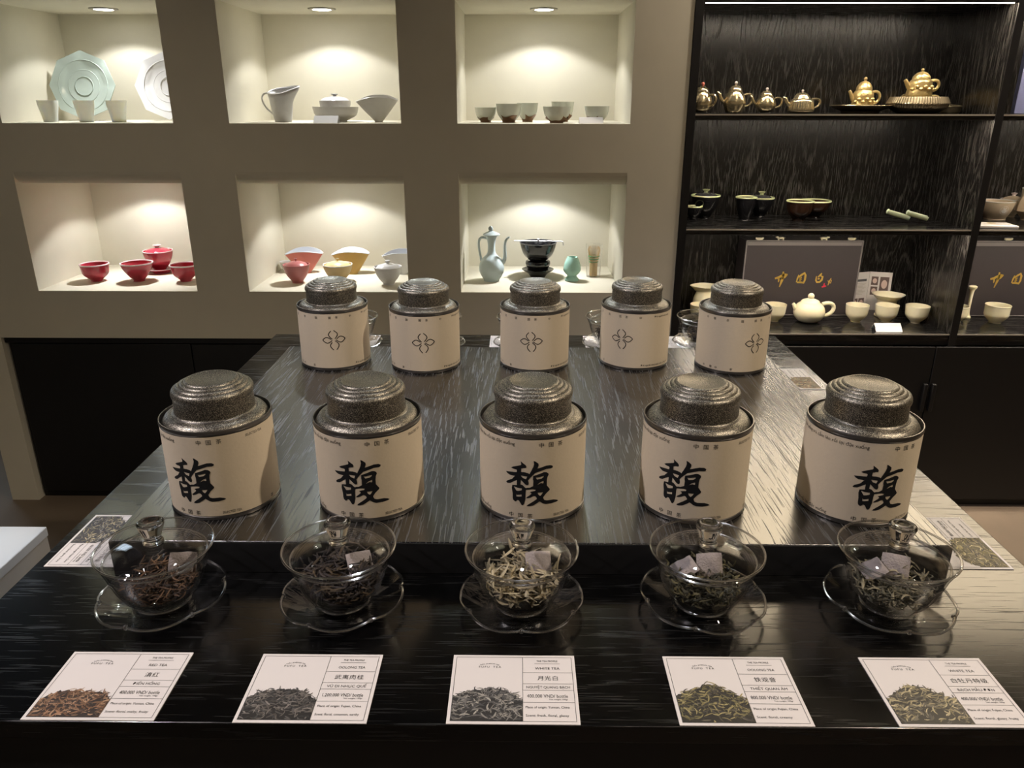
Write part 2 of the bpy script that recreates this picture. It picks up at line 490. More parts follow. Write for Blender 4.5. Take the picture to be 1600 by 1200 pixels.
# ================================================================== DISPLAY SHELF on the right
SY0, SY1 = 2.441, 2.79
BAYS = [(0.5275, 1.4235), (1.447, 2.343)]
SHZ = [0.638, 0.980, 1.323, 1.645]    # upper faces
shelf = thing('display_shelf', 'tall black wooden display shelf with lit bays and closed doors below', 'shelf', (0, 0, 0))
for x0, x1, nm in [(0.504, 0.527, 'side_panel'), (1.4238, 1.4468, 'divider'), (2.3435, 2.366, 'side_panel')]:
    G().box(x0, x1, SY0 - 0.004, SY1, 0.03, 1.662).build(nm, M_shelf, shelf, bevel=0.001)
    G().box(x0 - 0.0003, x1 + 0.0003, SY0 - 0.0055, SY0 - 0.0042, 0.03, 1.662).build('front_edge', M_blackm, shelf)
for b0, b1 in BAYS:
    for k, z in enumerate(SHZ):
        th = 0.024 if k == 0 else 0.016 if k < 3 else 0.020
        G().box(b0, b1, SY0, SY1 - 0.012, z - th, z).build('shelf_board', M_shelfh, shelf, bevel=0.001)
        if k >= 1:
            G().box(b0 + 0.008, b1 - 0.008, SY0 + 0.003, SY0 + 0.013, z - th - 0.0004, z - th + 0.002).build('led_strip', M_led, shelf, smooth=False)
        if k in (1, 2): G().box(b0, b1, SY0, SY0 + 0.002, z - th - 0.0006, z - th + 0.0002).build('front_lip', M_blackm, shelf)
        G().box(b0, b1, SY0 - 0.0015, SY0 + 0.0006, z - 0.0035, z + 0.0008).build('lit_edge_strip', M_litedge, shelf)  # added pale strip: painted highlight of LED light on the board's front edge
    for z0, z1 in zip(SHZ, SHZ[1:]):
        G().box(b0, b1, SY1 - 0.0115, SY1, z0 - 0.010, z1 - 0.0105).build('back_panel', M_shelf, shelf)
G().box(0.504, 2.366, SY0 + 0.005, SY1, 0.0, 0.03).build('plinth_rail', M_cab, shelf)
G().box(0.5275, 2.343, SY0 + 0.002, SY0 + 0.02, 0.600, 0.6138).build('top_rail', M_cab, shelf, bevel=0.001)
for a, b, hs in [(0.529, 1.381, 1), (1.385, 2.30, -1)]:
    d = G().box(a, b, SY0 - 0.012, SY0 - 0.005, 0.032, 0.597).build('door', M_cab, shelf, bevel=0.0012)
    hx = b - 0.012 if hs > 0 else a + 0.012
    G().box(hx - 0.0065, hx + 0.0065, SY0 - 0.026, SY0 - 0.012, 0.372, 0.470).build('handle', M_blackm, d, bevel=0.002)

# ================================================================== TABLE
TX0, TX1, TY0, TY1, TZ = -0.5315, 0.5589, 0.4905, 1.6056, 0.880
PX0, PX1, PY0, PY1, PZ = -0.4385, 0.4624, 0.7058, 1.3975, 0.918
table = thing('display_table', 'black oak display table with a raised centre platform in the foreground', 'table', (0.0137, 1.048, 0))
ox, oy = 0.0137, 1.048
G().box(TX0 - ox, TX1 - ox, TY0 - oy, TY1 - oy, 0.862, TZ).build('tabletop', M_tabX, table, bevel=0.0012)
G().box(PX0 - ox, PX1 - ox, PY0 - oy, PY1 - oy, TZ + 0.0002, PZ).build('platform', M_tabY, table, bevel=0.0012)
G().box(PX0 - ox + 0.0005, PX1 - ox - 0.0005, PY0 - oy - 0.0012, PY0 - oy - 0.0002, TZ + 0.0003, PZ - 0.0012).build('platform_fascia', M_cab, table)
G().box(TX0 - ox + .006, TX1 - ox - .006, TY0 - oy + .006, TY1 - oy - .006, 0.08, 0.8618).build('body', M_cab, table, bevel=0.001)
G().box(TX0 - ox + .05, TX1 - ox - .05, TY0 - oy + .05, TY1 - oy - .05, 0.0, 0.0798).build('toe_kick', M_cab, table)

# white plinth at the left edge
t = thing('white_plinth', 'white marble topped plinth at the left edge beside the table', 'plinth', (-1.31, 0.98, 0))
G().box(-0.295, 0.295, -0.445, 0.445, 0.0, 0.478).build('body', flat('plinth_side', (0.62, 0.58, 0.54), 0.5, var=0.02), t, bevel=0.002)
G().box(-0.297, 0.297, -0.447, 0.447, 0.4782, 0.50).build('marble_top', M_marble, t, bevel=0.002)

# ================================================================== TEA TINS
TR = 0.0608
def tin_parts(t, shadowless=False):
    G().lathe([(0, 0.001), (0.056, 0.001), (0.058, 0.0), (0.0612, 0.0005), (0.0615, 0.002), (0.0612, 0.0040), (0.0604, 0.0045),
               (0.0602, 0.1015), (0.0608, 0.1020), (0.0616, 0.1036), (0.0617, 0.1062), (0.0610, 0.1078), (0.0600, 0.1078), (0.0594, 0.1060),
               (0.0592, 0.1010), (0, 0.1005)], 72).build('body', M_tinb, t)
    G().lathe([(TR, 0.0052), (TR + 0.0002, 0.0053), (TR + 0.0002, 0.1013), (TR, 0.1014)], 96).build('label', M_label, t)
    G().lathe([(0.0590, 0.1012), (0.0578, 0.1022), (0.0570, 0.1050), (0.0545, 0.1085), (0.0510, 0.1106), (0.0470, 0.1116), (0.0448, 0.1117), (0.0440, 0.1110)], 72).build('shoulder', M_tin, t)
    lid = G().lathe([(0.0430, 0.1112), (0.0450, 0.1113), (0.0456, 0.1121), (0.0450, 0.1130), (0.0438, 0.1134), (0.0433, 0.1290), (0.0434, 0.1302), (0.0443, 0.1318),
               (0.0448, 0.1342), (0.0444, 0.1372), (0.0430, 0.1398), (0.0404, 0.1412), (0.0396, 0.1409), (0.0390, 0.1424), (0.0372, 0.1438), (0.0352, 0.1442), (0.0345, 0.1438),
               (0.0340, 0.1453), (0.0322, 0.1464), (0.0304, 0.1467), (0.0298, 0.1463), (0.0293, 0.1477), (0.0276, 0.1486), (0.0258, 0.1488), (0.0250, 0.1481), (0, 0.1484)], 72).build('lid', M_tin, t, angle=60)
    G().lathe([(0.0449, 0.1106), (0.0463, 0.1108), (0.0466, 0.1116), (0.0458, 0.1122), (0.0450, 0.1122)], 72).build('lid_seam', M_tinb, lid)

# the brush-written character, outline measured on the middle tin (13.33 drawing units = 1 px)
BR = [
 ([(228,320),(270,295),(360,265),(430,243),(440,225),(428,165),(470,195),(530,235),(547,268),(535,295),(480,300),(438,312),(436,400),(345,400),(352,362),(340,345),(270,338)], []),
 ([(120,415),(200,408),(350,398),(440,382),(520,383),(590,400),(615,420),(570,466),(430,455),(300,480),(200,475),(150,450)], []),
 ([(345,390),(438,390),(430,560),(425,640),(432,690),(348,690),(350,560)], []),
 ([(345,455),(300,490),(250,550),(150,605),(125,638),(150,655),(210,645),(290,592),(352,556),(420,480)], []),
 ([(425,452),(470,500),(540,525),(582,540),(597,600),(590,640),(560,650),(520,630),(480,590),(430,545),(395,500)], []),
 ([(695,145),(730,155),(795,200),(800,240),(775,302),(740,385),(680,440),(620,500),(585,545),(540,528),(565,468),(608,420),(650,345),(690,265),(705,210)], []),
 ([(762,306),(870,275),(960,250),(1050,250),(1095,275),(1085,310),(1050,320),(960,320),(860,350),(735,388),(700,402)], []),
 ([(690,450),(760,430),(850,400),(910,380),(960,385),(1000,410),(1010,440),(985,490),(975,560),(975,660),(1000,690),(1040,745),(1030,770),(960,830),(905,900),(905,920),(930,960),(980,975),(1120,975),(1190,995),(1225,1020),(1190,1035),(1090,1050),(960,1050),(900,1030),(830,985),(770,1025),(690,1070),(620,1085),(565,1085),(570,1065),(620,1030),(700,980),(770,930),(765,905),(740,875),(710,865),(640,900),(590,915),(550,915),(560,895),(610,860),(655,825),(650,805),(620,785),(680,770),(735,760),(745,735),(690,725),(600,735),(535,745),(525,720),(560,700),(620,695),(690,660),(695,560),(685,520)],
  [[(740,485),(800,480),(905,458),(905,480),(860,510),(770,525)], [(775,635),(830,590),(905,560),(905,605),(885,610),(855,600),(820,615)], [(785,800),(900,795),(870,840),(840,868),(800,840)]]),
 ([(255,675),(350,665),(430,640),(470,650),(520,695),(545,712),(535,790),(530,940),(505,1040),(480,1075),(450,1070),(425,1030),(395,985),(365,975),(335,1005),(315,1015),(275,985),(265,940),(262,850),(245,740)],
  [[(285,700),(360,718),(455,720),(455,760),(390,780),(345,785)], [(335,845),(350,870),(450,850),(452,890),(390,900),(340,905)]]),
]
def brush_character(g, zc, k=1.0):
    def mp(p):
        x = (p[0] - 668) / 13.333 / 1423.0 * k
        x = TR * math.asin(max(-1, min(1, x / TR)))
        return (x, zc + (613 - p[1]) / 13.333 / 1271.0 * k)
    for o, hs in BR: poly2d(g, [mp(p) for p in o], [[mp(p) for p in h] for h in hs])

def spaced(g, s, x, y, size, step, rot=0.0):
    for i, ch in enumerate(s): put_text(g, ch, x + (i - (len(s) - 1) / 2) * step, y, size, rot=rot)

def front_print(t, lab):
    g = G()
    brush_character(g, 0.0497)
    spaced(g, '中国茶', 0.0205, 0.0955, 0.0062, 0.0106)
    spaced(g, '中国茶', -0.0127, 0.0095, 0.0062, 0.0106)
    put_text(g, 'Người uống trà cầm lên rồi lại đặt xuống', -0.0195, 0.0960, 0.0056, align='R')
    put_text(g, 'Người uống trà cầm lên rồi lại đặt xuống', -0.0520, 0.0092, 0.0056, align='R')
    put_text(g, 'SELECTED TEA', 0.0600, 0.0960, 0.0043, align='L', maxw=0.0225)
    put_text(g, 'SELECTED TEA', 0.0250, 0.0092, 0.0043, align='L', maxw=0.0205)
    spaced(g, '馥馥', 0.1000, 0.0095, 0.0046, 0.0245)
    g = wrap(subdivide(g, 0.005), TR + 0.0004)
    o = g.build('printed_characters', M_ink, lab, smooth=False, recalc=False); o['kind'] = 'stuff'; return o

def petal_logo(g, zc):
    S = 0.0385 / 705.0; VS = 0.0350 / 610.0
    def mp(p): return ((p[0] - 450) * S, zc + (665 - p[1]) * VS)
    W = 0.0014
    curves = [bez((375, 385), (260, 490), (270, 520), (400, 640)), bez((460, 370), (620, 480), (590, 510), (485, 630)),
              bez((485, 695), (620, 790), (640, 840), (515, 975)), bez((395, 740), (300, 830), (310, 870), (425, 980)),
              bez((100, 665), (190, 570), (240, 550), (365, 650)), bez((100, 665), (210, 780), (250, 800), (395, 680)),
              bez((540, 640), (640, 530), (700, 540), (805, 640)), bez((510, 665), (650, 770), (690, 780), (805, 640))]
    for c in curves: stroke2d(g, [mp(p) for p in c], W)

def back_print(lab):
    g = G()
    petal_logo(g, 0.0562)
    for i, (x, ch) in enumerate([(-0.052, '茶'), (-0.028, '国'), (-0.0045, '国'), (0.0070, '茶'), (0.031, '中')]): put_text(g, ch, x, 0.0955, 0.0048)
    for x, ch in [(-0.065, '中'), (-0.039, '茶')]: put_text(g, ch, x, 0.0095, 0.0048)
    put_text(g, 'Đời người như một cuộc uống trà', 0.036, 0.0100, 0.0044, align='L')
    put_text(g, 'Đời người như một', 0.056, 0.0965, 0.0044, align='L')
    for x, ch in [(-0.075, '馥'), (-0.090, '中')]:
        put_text(g, ch, x, 0.0955, 0.0050); put_text(g, ch, x, 0.0095, 0.0050)
    g = wrap(subdivide(g, 0.005), TR + 0.0004)
    o = g.build('printed_characters', M_ink, lab, smooth=False, recalc=False); o['kind'] = 'stuff'; return o

POSN = ['leftmost', 'second from left', 'middle', 'second from right', 'rightmost']
def make_tin(label, front):
    t = thing('tea_tin', label, 'tin')
    tin_parts(t)
    lab = [c for c in t.children if c.name.startswith('label')][0]
    (front_print(t, lab) if front else back_print(lab))
    return t
FT = [(-0.347, 0.809, -7.4), (-0.1725, 0.807, 0.4), (0.0168, 0.807, -1.2), (0.2048, 0.805, -23.0), (0.3918, 0.802, 1.7)]
BT = [(-0.330, 1.316, 12.0), (-0.1658, 1.302, 3.7), (0.0287, 1.311, -6.7), (0.2085, 1.323, -29.6), (0.3787, 1.304, 23.3)]
proto = None
for i, (x, y, a) in enumerate(FT):
    lb = f'cream labelled tea tin with large black brush character, {POSN[i]} in the front row'
    if proto is None:
        proto = make_tin(lb, True); proto.location = (x, y, PZ); proto.rotation_euler = (0, 0, math.radians(a)); proto['group'] = 'front row of tea tins'
    else: dup(proto, (x, y, PZ), math.radians(a), lb)
proto2 = None
for i, (x, y, a) in enumerate(BT):
    lb = f'cream labelled tea tin with thin four-petal line emblem, {POSN[i]} in the back row'
    if proto2 is None:
        proto2 = make_tin(lb, False); proto2.location = (x, y, PZ); proto2.rotation_euler = (0, 0, math.radians(a)); proto2['group'] = 'back row of tea tins'
    else: dup(proto2, (x, y, PZ), math.radians(a), lb)

# ================================================================== GLASS GAIWANS
def petal(a):                                        # six-lobed saucer outline with small cusps
    s = abs(math.sin(3 * a))
    return 0.955 + 0.05 * min(1, s * 1.35) ** 0.55
def make_saucer(label):
    t = thing('glass_saucer', label, 'saucer')
    rf = lambda a, r, z: 1 + (petal(a) - 1) * max(0, min(1, (r - 0.030) / 0.03))
    G().lathe([(0, 0.0015), (0.027, 0.0015), (0.029, 0.0), (0.031, 0.0), (0.036, 0.0022), (0.046, 0.0055), (0.055, 0.0095), (0.0605, 0.0135),
               (0.0602, 0.0148), (0.054, 0.0112), (0.045, 0.0073), (0.035, 0.0042), (0.030, 0.0034), (0.0285, 0.0046), (0.0270, 0.0034), (0, 0.0034)], 96, rf=rf).build('dish', M_glass, t)
    pts = []
    for i in range(120):
        a = 2 * PI * i / 120; r = 0.0607 * petal(a)
        pts.append((r * math.cos(a), r * math.sin(a), 0.0145 + 0.0012 * math.cos(6 * a)))
    G().tube(pts, 0.0014, 8, closed=True).build('rim', M_glassR, t)
    for k in range(6):
        a = PI * k / 3; r = 0.0607 * petal(a)
        G().ball((r * math.cos(a), r * math.sin(a), 0.0150), 0.0026, 10).build('rim_bead', M_glassS, t)
    return t

CUPIN = [(0.0, 0.0075), (0.022, 0.0075), (0.028, 0.0100), (0.0345, 0.0155), (0.0400, 0.0260), (0.0440, 0.0375), (0.0472, 0.0485), (0.0515, 0.0585), (0.0540, 0.0628)]
def cup_r(z):
    for (r0, z0), (r1, z1) in zip(CUPIN[1:], CUPIN[2:]):
        if z <= z1: return r0 + (r1 - r0) * max(0, (z - z0)) / (z1 - z0)
    return CUPIN[-1][0]
def make_gaiwan(label):
    t = thing('glass_gaiwan', label, 'gaiwan')
    outer = [(0, 0.0025), (0.0225, 0.0025), (0.0240, 0.0), (0.0262, 0.0), (0.0270, 0.0030), (0.0262, 0.0055), (0.0300, 0.0085), (0.0362, 0.0145), (0.0418, 0.0255),
             (0.0458, 0.0372), (0.0490, 0.0482), (0.0532, 0.0582), (0.0556, 0.0628)]
    G().lathe(outer + CUPIN[::-1], 72).build('bowl', M_glass, t)
    pts = [(0.0549 * math.cos(2 * PI * i / 80), 0.0549 * math.sin(2 * PI * i / 80), 0.0630) for i in range(80)]
    G().tube(pts, 0.0012, 8, closed=True).build('rim', M_glassR, t)
    pts = [(0.0262 * math.cos(2 * PI * i / 60), 0.0262 * math.sin(2 * PI * i / 60), 0.0022) for i in range(60)]
    G().tube(pts, 0.0015, 8, closed=True).build('foot_ring', M_glassR, t)
    lid = G().lathe([(0.0485, 0.0525), (0.0487, 0.0542), (0.0440, 0.0580), (0.0350, 0.0622), (0.0220, 0.0655), (0.0100, 0.0670), (0.0, 0.0672),
               (0.0, 0.0656), (0.0100, 0.0654), (0.0218, 0.0639), (0.0345, 0.0606), (0.0430, 0.0566), (0.0472, 0.0530), (0.0474, 0.0525)], 72).build('lid', M_glass, t)
    pts = [(0.0480 * math.cos(2 * PI * i / 80), 0.0480 * math.sin(2 * PI * i / 80), 0.0532) for i in range(80)]
    G().tube(pts, 0.0011, 8, closed=True).build('lid_rim', M_glassR, lid)
    G().lathe([(0, 0.0668), (0.0085, 0.0668), (0.0098, 0.0680), (0.0096, 0.0695), (0.0078, 0.0712), (0.0080, 0.0740), (0.0100, 0.0800), (0.0124, 0.0862), (0.0130, 0.0888),
               (0.0124, 0.0904), (0.0105, 0.0908), (0.0075, 0.0896), (0, 0.0886)], 48).build('knob', M_glassS, lid, angle=60)
    return t

def strand(g, p, d, ln, w, curl, col, r):
    d = Vector(d).normalized(); s = d.orthogonal().normalized(); s.rotate(Matrix.Rotation(r.uniform(0, 6.28), 3, d))
    pts = []; n = 6
    for i in range(n):
        t = i / (n - 1) - 0.5
        pts.append(Vector(p) + d * ln * t + s * curl * (math.sin((t + 0.5) * PI) - 0.5) * ln)
    rad = [w * (0.25 + 0.75 * math.sin(PI * min(0.93, max(0.08, i / (n - 1))))) for i in range(n)]
    g.tube(pts, rad, 4, col=col, flat_y=0.6)
    return pts

def make_tea(label, cols, n, lmin, lmax, w, curl, top, seed, group, spiky=0.2):
    r = random.Random(seed); g = G()
    def inside(q):
        return 0.008 < q.z < 0.0505 and math.hypot(q.x, q.y) < cup_r(q.z) - 0.0012
    made = 0; tries = 0
    while made < n and tries < n * 30:
        tries += 1
        a = r.uniform(0, 2 * PI)
        z = 0.009 + (top - 0.009) * r.random() ** 0.8
        rr = (cup_r(z) - 0.002) * math.sqrt(r.random())
        zt = top - 0.0035 * math.sin(3 * a + seed) - 0.003
        if z > zt: continue
        p = Vector((rr * math.cos(a), rr * math.sin(a), z))
        d = Vector((r.gauss(0, 1), r.gauss(0, 1), r.gauss(0, spiky)))
        ln = r.uniform(lmin, lmax)
        cc = r.choice(cols); k = r.uniform(0.7, 1.25)
        tmp = G(); pts = strand(tmp, p, d, ln, w * r.uniform(0.7, 1.3), r.uniform(-curl, curl), tuple(min(1, c * k) for c in cc), r)
        if not all(inside(q) for q in pts): continue
        g.add(tmp.v, tmp.f); g.c[-len(tmp.v):] = tmp.c
        made += 1
    o = g.build('tea_leaves', M_leaf, smooth=False, recalc=False)
    return tag(o, label, 'tea', group, 'stuff')

def make_sachet(label, loc, rot, w=0.030, h=0.026):
    g = G(); n = 8; vs = []
    for sgn in (1, -1):
        for j in range(n + 1):
            for i in range(n + 1):
                u, v = 2 * i / n - 1, 2 * j / n - 1
                b = (1 - u ** 4) * (1 - v ** 4)
                vs.append((u * w / 2 * (1 - 0.06 * v * v), v * h / 2 * (1 - 0.05 * u * u), sgn * (0.0002 + 0.0028 * b) + 0.0008 * math.sin(5 * u + 3 * v)))
    fs = []; m = (n + 1) ** 2
    for k in range(2):
        for j in range(n):
            for i in range(n):
                a = k * m + j * (n + 1) + i
                fs.append((a, a + 1, a + n + 2, a + n + 1))
    edge = [i for i in range(n + 1)] + [j * (n + 1) + n for j in range(1, n + 1)] + [n * (n + 1) + i for i in range(n - 1, -1, -1)] + [j * (n + 1) for j in range(n - 1, 0, -1)]
    for a, b in zip(edge, edge[1:] + edge[:1]): fs.append((a, b, b + m, a + m))
    g.add(vs, fs)
    o = g.build('desiccant_sachet', M_sachet)
    o.location = loc; o.rotation_euler = rot
    return tag(o, label, 'sachet', 'white sachets in the glass gaiwans')

GW = [(-0.358, 0.648), (-0.176, 0.650), (0.004, 0.648), (0.186, 0.650), (0.373, 0.650)]
GWN = ['leftmost', 'second from the left', 'middle', 'second from the right', 'rightmost']
TEAD = ['reddish brown twisted tea', 'near black rolled tea', 'pale silver needle tea', 'dark olive curled tea', 'grey green mixed white tea']
sp = gp = None
for i, (x, y) in enumerate(GW):
    sl = f'clear glass six-lobed saucer holding the gaiwan of {TEAD[i]}'
    gl = f'clear lidded glass gaiwan with {TEAD[i]}, {GWN[i]} in front'
    rz = [0.35, 0.15, 0.52, 0.2, 0.4][i]
    if sp is None:
        sp = make_saucer(sl); sp.location = (x, y, TZ + 0.0003); sp.rotation_euler = (0, 0, rz); sp['group'] = 'glass saucers at the table front'
        gp = make_gaiwan(gl); gp.location = (x, y, TZ + 0.0052); gp['group'] = 'glass gaiwans at the table front'
    else:
        dup(sp, (x, y, TZ + 0.0003), rz, sl); dup(gp, (x, y, TZ + 0.0052), 0, gl)
TEAS = [
 ([(0.085, 0.048, 0.028), (0.05, 0.033, 0.023), (0.15, 0.085, 0.045), (0.03, 0.022, 0.018)], 520, 0.010, 0.018, 0.0010, 0.25, 0.034, 0.25),
 ([(0.035, 0.028, 0.026), (0.05, 0.04, 0.035), (0.025, 0.02, 0.02), (0.09, 0.065, 0.04)], 560, 0.012, 0.022, 0.0013, 0.15, 0.047, 0.22),
 ([(0.48, 0.40, 0.25), (0.38, 0.32, 0.20), (0.55, 0.48, 0.33), (0.22, 0.19, 0.13)], 330, 0.015, 0.026, 0.0015, 0.14, 0.044, 0.35),
 ([(0.06, 0.055, 0.035), (0.09, 0.08, 0.045), (0.045, 0.045, 0.03), (0.16, 0.14, 0.07)], 520, 0.006, 0.013, 0.0015, 0.55, 0.037, 0.5),
 ([(0.26, 0.23, 0.15), (0.14, 0.13, 0.09), (0.36, 0.32, 0.22), (0.09, 0.085, 0.06)], 460, 0.009, 0.018, 0.0012, 0.4, 0.037, 0.45)]
for i, (cols, n, a, b, w, c, top, spk) in enumerate(TEAS):
    o = make_tea(f'loose {TEAD[i]} leaves inside the {GWN[i]} glass gaiwan', cols, n, a, b, w, c, top, 11 + i, 'loose tea in the glass gaiwans', spk)
    o.location = (GW[i][0], GW[i][1], TZ + 0.0052)
SA = [((0.018, 0.014, 0.042), (1.05, 0.25, 0.5)), ((0.018, 0.006, 0.0475), (0.45, 0.15, 0.6)), ((0.017, 0.010, 0.0475), (0.55, 0.10, 0.25)),
      ((0.007, 0.010, 0.0455), (0.75, 0.0, 0.1)), ((0.006, 0.010, 0.0455), (0.70, 0.05, -0.3))]
for i, (l, r) in enumerate(SA):
    make_sachet(f'small white desiccant sachet on the tea in the {GWN[i]} glass gaiwan', (GW[i][0] + l[0], GW[i][1] + l[1], TZ + 0.0052 + l[2] - 0.008), (r[0] + 0.35, r[1], r[2]), 0.027, 0.024)
make_sachet('second white sachet tucked left in the olive curled tea gaiwan', (GW[3][0] - 0.019, GW[3][1] + 0.004, TZ + 0.0430), (0.35, -0.35, 0.3), 0.024, 0.020)
make_sachet('second white sachet tucked left in the grey green tea gaiwan', (GW[4][0] - 0.019, GW[4][1] + 0.004, TZ + 0.0430), (0.35, -0.35, 0.2), 0.024, 0.020)

# gaiwans along the far edge, partly hidden behind the back row of tins
FG = [(-0.343, 1.507), (-0.172, 1.509), (0.0104, 1.511), (0.193, 1.513), (0.380, 1.515)]
tb = None
for i, (x, y) in enumerate(FG):
    dup(sp, (x, y, TZ + 0.0003), 0.3 * i, f'clear glass saucer on the far table edge, {GWN[i]}', 'glass saucers along the far table edge')
    dup(gp, (x, y, TZ + 0.0052), 0, f'clear glass gaiwan on the far table edge behind the back tins, {GWN[i]}', 'glass gaiwans along the far table edge')
    if i in (3, 4) or True:
        if tb is None:
            tb = make_tea(f'dark loose tea in the far edge gaiwan, {GWN[i]}', TEAS[1][0], 330, 0.010, 0.018, 0.0013, 0.2, 0.036, 40, 'loose tea in the far gaiwans', 0.3)
            tb.location = (x, y, TZ + 0.0052)
        else:
            c = tb.copy(); COL.objects.link(c); c.location = (x, y, TZ + 0.0052); c.rotation_euler = (0, 0, i * 1.3); c['label'] = f'dark loose tea in the far edge gaiwan, {GWN[i]}'

# ================================================================== TEA CARDS
CW, CH = 0.1105, 0.083
def card_photo(seed, cols, base, peak):
    """printed picture of a heap of tea: silhouette filled with small strand shapes"""
    r = random.Random(seed); g = G()
    x0, x1, y0 = 0.0032, 0.0630, 0.0032
    n = 26; top = []
    for i in range(n + 1):
        u = i / n
        h = peak * (0.42 + 0.58 * math.sin(PI * (0.12 + 0.80 * u)) ** 0.8) + 0.0016 * math.sin(9 * u + seed) + r.uniform(-0.0016, 0.0016)
        top.append((x0 + (x1 - x0) * u, y0 + h))
    for (xa, ya), (xb, yb) in zip(top, top[1:]):
        g.add([(xa, y0, 0), (xb, y0, 0), (xb, yb, 0), (xa, ya, 0)], [(0, 1, 2, 3)], base)
    for k in range(290):
        u = r.random(); i = min(n, int(u * n)); hx, hy = top[i]
        y = y0 + (hy - y0) * (r.random() ** 0.75) * 1.02
        x = x0 + (x1 - x0) * u
        a = r.gauss(0.1, 0.8); ln = r.uniform(0.004, 0.0105); b = r.uniform(-0.9, 0.9)
        pts = []
        for j in range(5):
            t = j / 4 - 0.5
            px = x + ln * t * math.cos(a) - b * ln * (0.25 - t * t) * math.sin(a)
            py = y + ln * t * math.sin(a) + b * ln * (0.25 - t * t) * math.cos(a)
            pts.append((min(x1, max(x0, px)), max(y0, py)))
        w = r.uniform(0.0006, 0.0016)
        cc = r.choice(cols); kk = r.uniform(0.5, 1.3)
        tmp = G()
        try: stroke2d(tmp, pts, [w * 0.3, w, w, w, w * 0.3], 0.00003 + 0.0000004 * k)
        except Exception: continue
        g.add([(min(x1, max(x0, vx)), max(y0, vy), vz) for vx, vy, vz in tmp.v], tmp.f, tuple(min(1, c * kk) for c in cc))
    return g

def make_card(label, kind, cjk, name, price, origin, scent, seed, cols, base, peak, loc, rz, group):
    t = thing('tea_card', label, 'card', loc, rz, group)
    o = G().box(0, CW, 0, CH, 0, 0.0007).build('paper', M_card, t, smooth=False)
    z = 0.0009
    p = card_photo(seed, cols, base, peak).build('printed_photo', M_photo, t, smooth=False, recalc=False)
    p.location = (0, 0, z)
    g = G(); L = 0.00032
    fx0, fx1, fy0, fy1 = 0.0030, CW - 0.0030, 0.0030, CH - 0.0030
    dv = 0.0632
    def hl(xa, xb, y): stroke2d(g, [(xa, y), (xb, y)], L)
    def vl(x, ya, yb): stroke2d(g, [(x, ya), (x, yb)], L)
    hl(fx0, fx1, fy0); hl(fx0, fx1, fy1); vl(fx0, fy0, fy1); vl(fx1, fy0, fy1); vl(dv, fy0, fy1)
    H = fy1 - fy0
    def yy(s): return fy1 - H * s * 1.115 / (1 + 0.115 * s)
    for s in (0.235, 0.41, 0.51, 0.70): hl(dv, fx1, yy(s))
    cx = (dv + fx1) / 2
    put_text(g, 'THE TEA PROFILE', cx, yy(0.055), 0.0031, maxw=0.019)
    hl(cx - 0.0115, cx + 0.0115, yy(0.095))
    put_text(g, kind, cx, yy(0.168), 0.0043, maxw=0.024)
    m = len(cjk)
    for i, ch in enumerate(cjk): put_text(g, ch, cx + (i - (m - 1) / 2) * 0.0066, yy(0.322), 0.0062)
    put_text(g, name, cx, yy(0.462), 0.0042, maxw=0.038)
    put_text(g, price, cx - 0.001, yy(0.600), 0.0056, maxw=0.035)
    put_text(g, 'Net weight: 100gr', cx + 0.0165, yy(0.652), 0.0022, align='R')
    put_text(g, 'Place of origin: ' + origin, dv + 0.0024, yy(0.775), 0.0036, align='L', maxw=0.037)
    put_text(g, 'Scent: ' + scent, dv + 0.0024, yy(0.905), 0.0036, align='L', maxw=0.037)
    lx = (fx0 + dv) / 2 + 0.0005
    word = 'fufu premium tea'
    for i, ch in enumerate(word):
        a = (i - (len(word) - 1) / 2) * 0.062
        put_text(g, ch, lx + 0.0185 * math.sin(a), yy(0.095) - 0.0185 * (1 - math.cos(a)), 0.0025, rot=-a)
    for i, ch in enumerate('FUFU TEA'):
        put_text(g, ch, lx + (i - 3.5) * 0.0026, yy(0.150), 0.0033)
    q = g.build('printed_text', M_ink, t, smooth=False, recalc=False); q.location = (0, 0, z)
    return t

